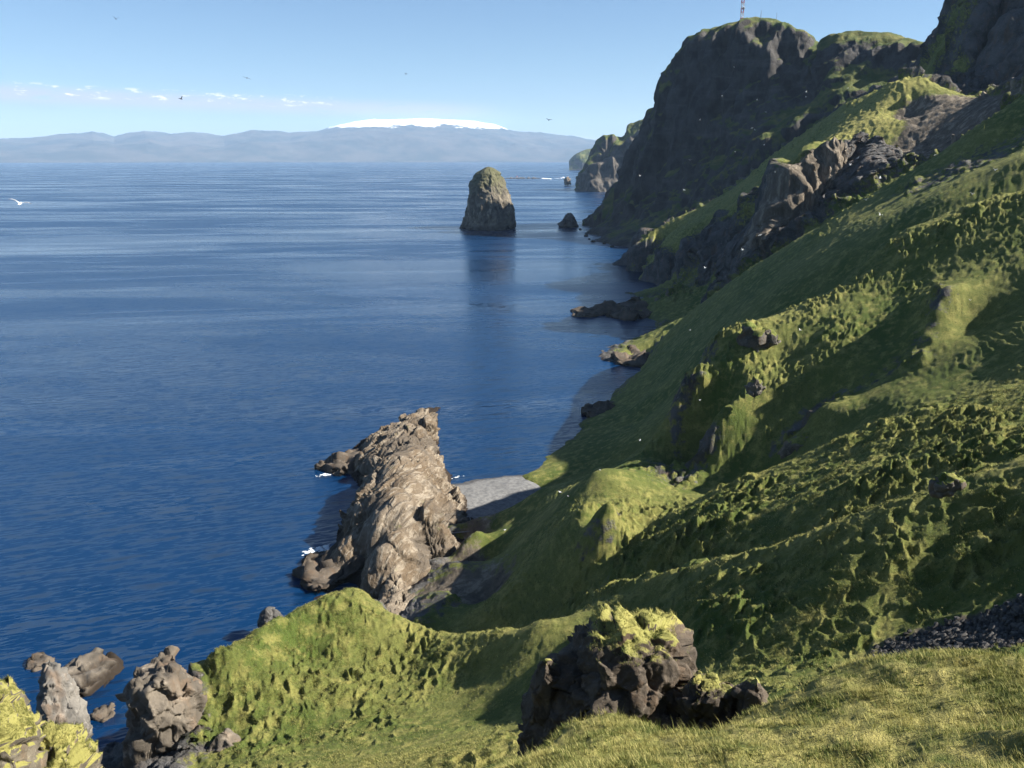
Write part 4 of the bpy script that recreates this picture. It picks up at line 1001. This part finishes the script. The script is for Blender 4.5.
def birds():
    wm = NT('white_feathers'); s = wm.n('ShaderNodeTexCoord'); x = wm.n('ShaderNodeSeparateXYZ'); wm.set(x.inputs[0], s.outputs['Object'])
    ax = wm.math('ABSOLUTE', x.outputs[0]); wm.col(wm.mix(wm.ramp(ax, .10, .2), (.82, .82, .80), wm.mix(wm.ramp(ax, .42, .5), (.30, .31, .33), (.08, .08, .09))))
    ww = NT('pale_feathers'); ww.col((.85, .85, .83)); dk = NT('dark_feathers'); dk.col((.035, .035, .04))
    co, q = bird_mesh(.25)
    g = mesh_np('gull', co, q, mat=wm.m); p = at(20, 203.5, 54); g.location = p; g.rotation_euler = (R(8), R(14), R(18))
    tag(g, 'white gull with grey wings gliding low over the sea at far left', 'gull')
    src = {}
    for key, mat in (('w', ww), ('d', dk)):
        src[key] = [mesh_np('seabird', *bird_mesh(fl), mat=mat.m) for fl in (-.2, .3, .7)]
    used = set()
    def put(u, v, D, key, lab, grp, rz, sca=1.0):
        base = src[key][int(rng.integers(3))]
        if base.name in used: o = base.copy(); C.objects.link(o)
        else: o = base; used.add(base.name)
        o.location = at(u, v, D); o.rotation_euler = (rng.uniform(-.4, .4), rng.uniform(-.5, .5), rz)
        o.scale = (sca, sca, sca); tag(o, lab, 'seabird', grp)
    for u, v, D, lab in [(116, 19, 165, 'dark seabird silhouette highest in the sky at upper left'), (247, 78, 125, 'dark seabird in clear sky well above the snow capped glacier'), (181, 99, 150, 'dark seabird just above the long cloud bank'),
                         (406, 74, 220, 'very small dark seabird in the sky above the glacier'), (549, 120, 150, 'dark seabird in the sky between the glacier and the far headland'), (933, 37, 190, 'dark seabird passing above the flat topped cliff beside the rock peak')]:
        put(u, v, D, 'd', lab, 'dark seabirds against the sky', rng.uniform(0, 6))
    A = [(806, 92), (734, 67), (806, 97), (766, 112), (755, 130), (735, 152), (752, 128), (690, 160), (684, 190), (757, 100), (640, 176), (700, 120), (764, 145), (722, 96), (848, 88), (838, 122), (775, 172)]
    for u, v in A: put(u, v, rng.uniform(270, 400), 'w', 'tiny white seabird gliding in front of the dark headland face', 'white seabirds over the headland face', rng.uniform(0, 6))
    B = [(858, 158), (850, 165), (880, 178), (705, 268), (866, 200), (935, 155), (995, 170), (972, 194), (880, 215), (760, 235), (742, 250)]
    for u, v in B: put(u, v, rng.uniform(180, 260), 'w', 'tiny white seabird over the dark hollows below the brown bulge', 'white seabirds over the dark hollows', rng.uniform(0, 6))
    Cc = [(560, 492), (505, 530), (568, 496), (700, 400), (690, 330), (800, 330), (600, 470), (640, 440), (970, 300)]
    for u, v in Cc: put(u, v, rng.uniform(110, 150) if v > 480 else rng.uniform(140, 180), 'w', 'tiny white seabird low over the shaded green slope', 'white seabirds over the green slope', rng.uniform(0, 6), .62)
    for u, v, lab in [(98, 222, 'left of two dark birds resting on the water'), (107, 222.5, 'right of two dark birds resting on the water')]:
        p = at_z(u, v, .1); D = math.hypot(p[0], p[1]); put(u, v, D, 'd', lab, 'birds resting on the sea', 1.5)
    for l in src.values():
        for o in l:
            if o.name not in used: bpy.data.objects.remove(o)
birds()
print('things', round(time.time() - T0, 1))
# ================================================================== WATER
def make_water():
    m = NT('sea_water')
    b = m.b
    g = m.n('ShaderNodeNewGeometry')
    wind = m.noise(.0045, 5, .6, stretch=(.45, 1.6, 1), dist=.6)
    cat = m.noise(.02, 4, .6, stretch=(.5, 1.5, 1))
    c = m.mix(m.ramp(wind, .35, .65), (.0010, .0165, .055), (.0013, .022, .072))
    m.col(c)
    lane = m.ramp(m.noise(.010, 4, .55, stretch=(.20, 1.25, 1), rot=(0, 0, R(-10)), dist=1.6), .50, .66)
    rough = m.ramp(m.math('ADD', m.math('MULTIPLY', wind, .88), m.math('MULTIPLY', cat, .12)), .38, .60, .20, .34)
    m.set(b.inputs['Roughness'], m.math('SUBTRACT', rough, m.math('MULTIPLY', lane, .10))); b.inputs['IOR'].default_value = 1.333; b.inputs['Specular IOR Level'].default_value = .42; b.inputs['Specular Tint'].default_value = (.42, .80, 1.0, 1)
    def slopes(scale, stretch, rot, det, rough=.6):
        mp = m.n('ShaderNodeMapping'); m.set(mp.inputs[0], m.pos); mp.inputs['Scale'].default_value = stretch; mp.inputs['Rotation'].default_value = (0, 0, R(rot))
        q = m.n('ShaderNodeTexNoise'); m.set(q.inputs['Vector'], mp.outputs[0]); q.inputs['Scale'].default_value = scale; q.inputs['Detail'].default_value = det; q.inputs['Roughness'].default_value = rough; q.inputs['Distortion'].default_value = .4
        v = m.n('ShaderNodeVectorMath', operation='SUBTRACT'); m.set(v.inputs[0], q.outputs['Color']); v.inputs[1].default_value = (.5, .5, .5); return v.outputs[0]
    def vm(op, a, b):
        q = m.n('ShaderNodeVectorMath', operation=op)
        for k, x in enumerate((a, b)):
            if op == 'SCALE' and k == 1: m.set(q.inputs['Scale'], x)
            elif isinstance(x, tuple): q.inputs[k].default_value = x
            else: m.set(q.inputs[k], x)
        return q.outputs[0]
    s2 = slopes(1.5, (.5, 1.4, 1), -18, 3); s3 = slopes(.085, (.4, 1.7, 1), -8, 4)
    crest = m.ramp(m.noise(.42, 3, .55, stretch=(.20, 1.25, 1), rot=(0, 0, R(-17)), dist=.4), .50, .70)
    crest2 = m.ramp(m.noise(.95, 2, .5, stretch=(.28, 1.2, 1), rot=(0, 0, R(-24)), dist=.4), .50, .72)
    amp = m.ramp(m.math('ADD', m.math('MULTIPLY', wind, .86), m.math('MULTIPLY', cat, .14)), .40, .60, .75, 1.12)
    cv = m.n('ShaderNodeCombineXYZ'); m.set(cv.inputs[1], m.math('ADD', m.math('MULTIPLY', crest, .85), m.math('MULTIPLY', crest2, .45))); m.set(cv.inputs[0], m.math('MULTIPLY', crest, -.12))
    amp = m.math('MULTIPLY', amp, m.math('SUBTRACT', 1.0, m.math('MULTIPLY', lane, .45)))
    sv = vm('ADD', cv.outputs[0], vm('ADD', vm('MULTIPLY', s2, (.18, .26, 0)), vm('MULTIPLY', s3, (.08, .12, 0))))
    nn = vm('NORMALIZE', vm('ADD', vm('SCALE', sv, amp), (0, 0, 1)), (0, 0, 0))
    m.nrm(nn)
    return m.m
thw = R(1) * np.linspace(-180, 180, 181); dw = np.array([30, 200, 800, 3000, 10000, 30000, 43000.])
TH, D = np.meshgrid(thw, dw, indexing='ij')
sea = mesh_np('sea', np.stack([D * np.sin(TH), D * np.cos(TH), 0 * D], -1).reshape(-1, 3), grid_quads(*D.shape)[:, ::-1], mat=make_water())
tag(sea, 'deep blue rippled sea reaching to the mainland', 'sea', kind='structure')

# ================================================================== AIR
def make_haze(density):
    m = bpy.data.materials.new('haze_air'); m.use_nodes = True; t = m.node_tree
    t.nodes.remove(t.nodes['Principled BSDF'])
    v = t.nodes.new('ShaderNodeVolumePrincipled'); v.inputs['Density'].default_value = density
    v.inputs['Color'].default_value = (.50, .72, 1.0, 1); v.inputs['Anisotropy'].default_value = .0
    t.links.new(v.outputs[0], t.nodes['Material Output'].inputs['Volume'])
    x0, x1, y0, y1, z0, z1 = -45000, 45000, -45000, 45000, -60, 1900
    co = [(x, y, z) for x in (x0, x1) for y in (y0, y1) for z in (z0, z1)]
    q = [(0, 1, 3, 2), (4, 6, 7, 5), (0, 4, 5, 1), (2, 3, 7, 6), (0, 2, 6, 4), (1, 5, 7, 3)]
    o = mesh_np('haze', co, q, mat=m, smooth=False)
    tag(o, 'thin blue sea haze over the whole view', 'haze', kind='stuff')
make_haze(HAZE)

# ================================================================== SKY, SUN, CAMERA
AZ, EL = R(SUN_AZ), R(SUN_EL)
w = bpy.data.worlds.new('World'); bpy.context.scene.world = w; w.use_nodes = True
t = w.node_tree; bg = t.nodes['Background']
sky = t.nodes.new('ShaderNodeTexSky'); sky.sky_type = 'NISHITA'; sky.sun_disc = False
sky.sun_elevation = EL; sky.sun_rotation = AZ; sky.altitude = 50; sky.air_density = 1.0; sky.dust_density = .1; sky.ozone_density = 6.0
bg.inputs[1].default_value = SKY
# long thin cloud bank low over the mainland, by direction
def wn(tp, **k):
    q = t.nodes.new(tp)
    for a, b in k.items(): setattr(q, a, b)
    return q
def wm(op, a, b=0.0, c=0.0):
    q = wn('ShaderNodeMath', operation=op)
    for i, x in enumerate((a, b, c)):
        if isinstance(x, bpy.types.NodeSocket): t.links.new(x, q.inputs[i])
        else: q.inputs[i].default_value = x
    return q.outputs[0]
def wr(x, lo, hi, a=0.0, b=1.0):
    q = wn('ShaderNodeMapRange'); q.interpolation_type = 'SMOOTHSTEP'; t.links.new(x, q.inputs[0])
    for i, v in enumerate((lo, hi, a, b)): q.inputs[i + 1].default_value = v
    return q.outputs[0]
tc = wn('ShaderNodeTexCoord'); sx = wn('ShaderNodeSeparateXYZ'); t.links.new(tc.outputs['Generated'], sx.inputs[0])
az = wm('ARCTAN2', sx.outputs[0], sx.outputs[1]); el = sx.outputs[2]
def wnoise(sa, se, off, det, rough=.55):
    cb = wn('ShaderNodeCombineXYZ'); t.links.new(wm('MULTIPLY', az, sa), cb.inputs[0]); t.links.new(wm('MULTIPLY', el, se), cb.inputs[1]); cb.inputs[2].default_value = off
    q = wn('ShaderNodeTexNoise'); t.links.new(cb.outputs[0], q.inputs['Vector']); q.inputs['Scale'].default_value = 1; q.inputs['Detail'].default_value = det; q.inputs['Roughness'].default_value = rough
    return q.outputs['Fac']
n1 = wnoise(26, 160, 0, 6); n2 = wnoise(70, 260, 4, 5); n3 = wnoise(9, 60, 8, 4)
def band(c0, lo, hi, soft):       # between elevations, tilting slightly with azimuth
    cc = wm('SUBTRACT', el, wm('MULTIPLY_ADD', az, -.022, c0))
    return wm('MULTIPLY', wr(cc, lo - soft, lo + soft), wr(cc, hi - soft, hi + soft, 1, 0)), cc
b1, c1 = band(.0515, -.009, .006, .006)
fade = wm('MULTIPLY', wr(az, -.10, .02, 1, 0), 1.0)
grey = wm('MULTIPLY', wm('MULTIPLY', b1, wr(n1, .22, .44)), fade)
b2, c2 = band(.0585, -.008, .002, .003)
top = wm('MULTIPLY', wm('MULTIPLY', b2, wr(wm('ADD', n2, wm('MULTIPLY', n1, .6)), .85, 1.0)), wr(az, -.26, -.16, 1, 0))
b3, c3 = band(.040, -.004, .004, .004)
wisp = wm('MULTIPLY', wm('MULTIPLY', b3, wr(n3, .45, .7)), .35)
b4, c4 = band(.021, -.006, .004, .003)
lowc = wm('MULTIPLY', wm('MULTIPLY', b4, wr(az, .03, .09)), wr(n1, .35, .6, .2, .9))
def over(base, f, c):
    q = wn('ShaderNodeMix', data_type='RGBA'); t.links.new(f, q.inputs[0]); t.links.new(base, q.inputs[6]); q.inputs[7].default_value = (*c, 1); return q.outputs[2]
K = 1 / (SKY * 2 ** EXPO)
col = over(sky.outputs[0], wm('MULTIPLY', grey, .95), (.68 * K, .68 * K, .74 * K))
col = over(col, wisp, (.45 * K, .52 * K, .66 * K))
col = over(col, wm('MULTIPLY', lowc, .8), (1.5 * K, 1.5 * K, 1.5 * K))
col = over(col, top, (1.7 * K, 1.6 * K, 1.55 * K))
t.links.new(col, bg.inputs[0])
sl = bpy.data.lights.new('sun', 'SUN'); sl.energy = SUN; sl.angle = R(.53); sl.color = (1.0, .945, .85)
so = bpy.data.objects.new('sun', sl); C.objects.link(so)
from mathutils import Vector
so.rotation_euler = Vector((math.sin(AZ) * math.cos(EL), math.cos(AZ) * math.cos(EL), math.sin(EL))).to_track_quat('Z', 'Y').to_euler()
so.location = (300, 100, 400)
cam = bpy.data.cameras.new('camera'); co_ = bpy.data.objects.new('camera', cam); C.objects.link(co_)
cam.sensor_width = 36; cam.lens = F / 1024 * 36; cam.clip_start = .2; cam.clip_end = 120000
co_.location = (0, 0, H); co_.rotation_euler = (math.pi / 2 - PITCH, 0, 0)
sc = bpy.context.scene; sc.camera = co_
sc.view_settings.view_transform = 'Standard'; sc.view_settings.look = 'None'; sc.view_settings.gamma = 1; sc.view_settings.use_curve_mapping = False
sc.view_settings.exposure = EXPO
sc.cycles.use_denoising = True
sc.cycles.max_bounces = 6; sc.cycles.volume_bounces = 1; sc.cycles.diffuse_bounces = 3; sc.cycles.glossy_bounces = 3
sc.cycles.sample_clamp_indirect = 8
print('done', round(time.time() - T0, 1))
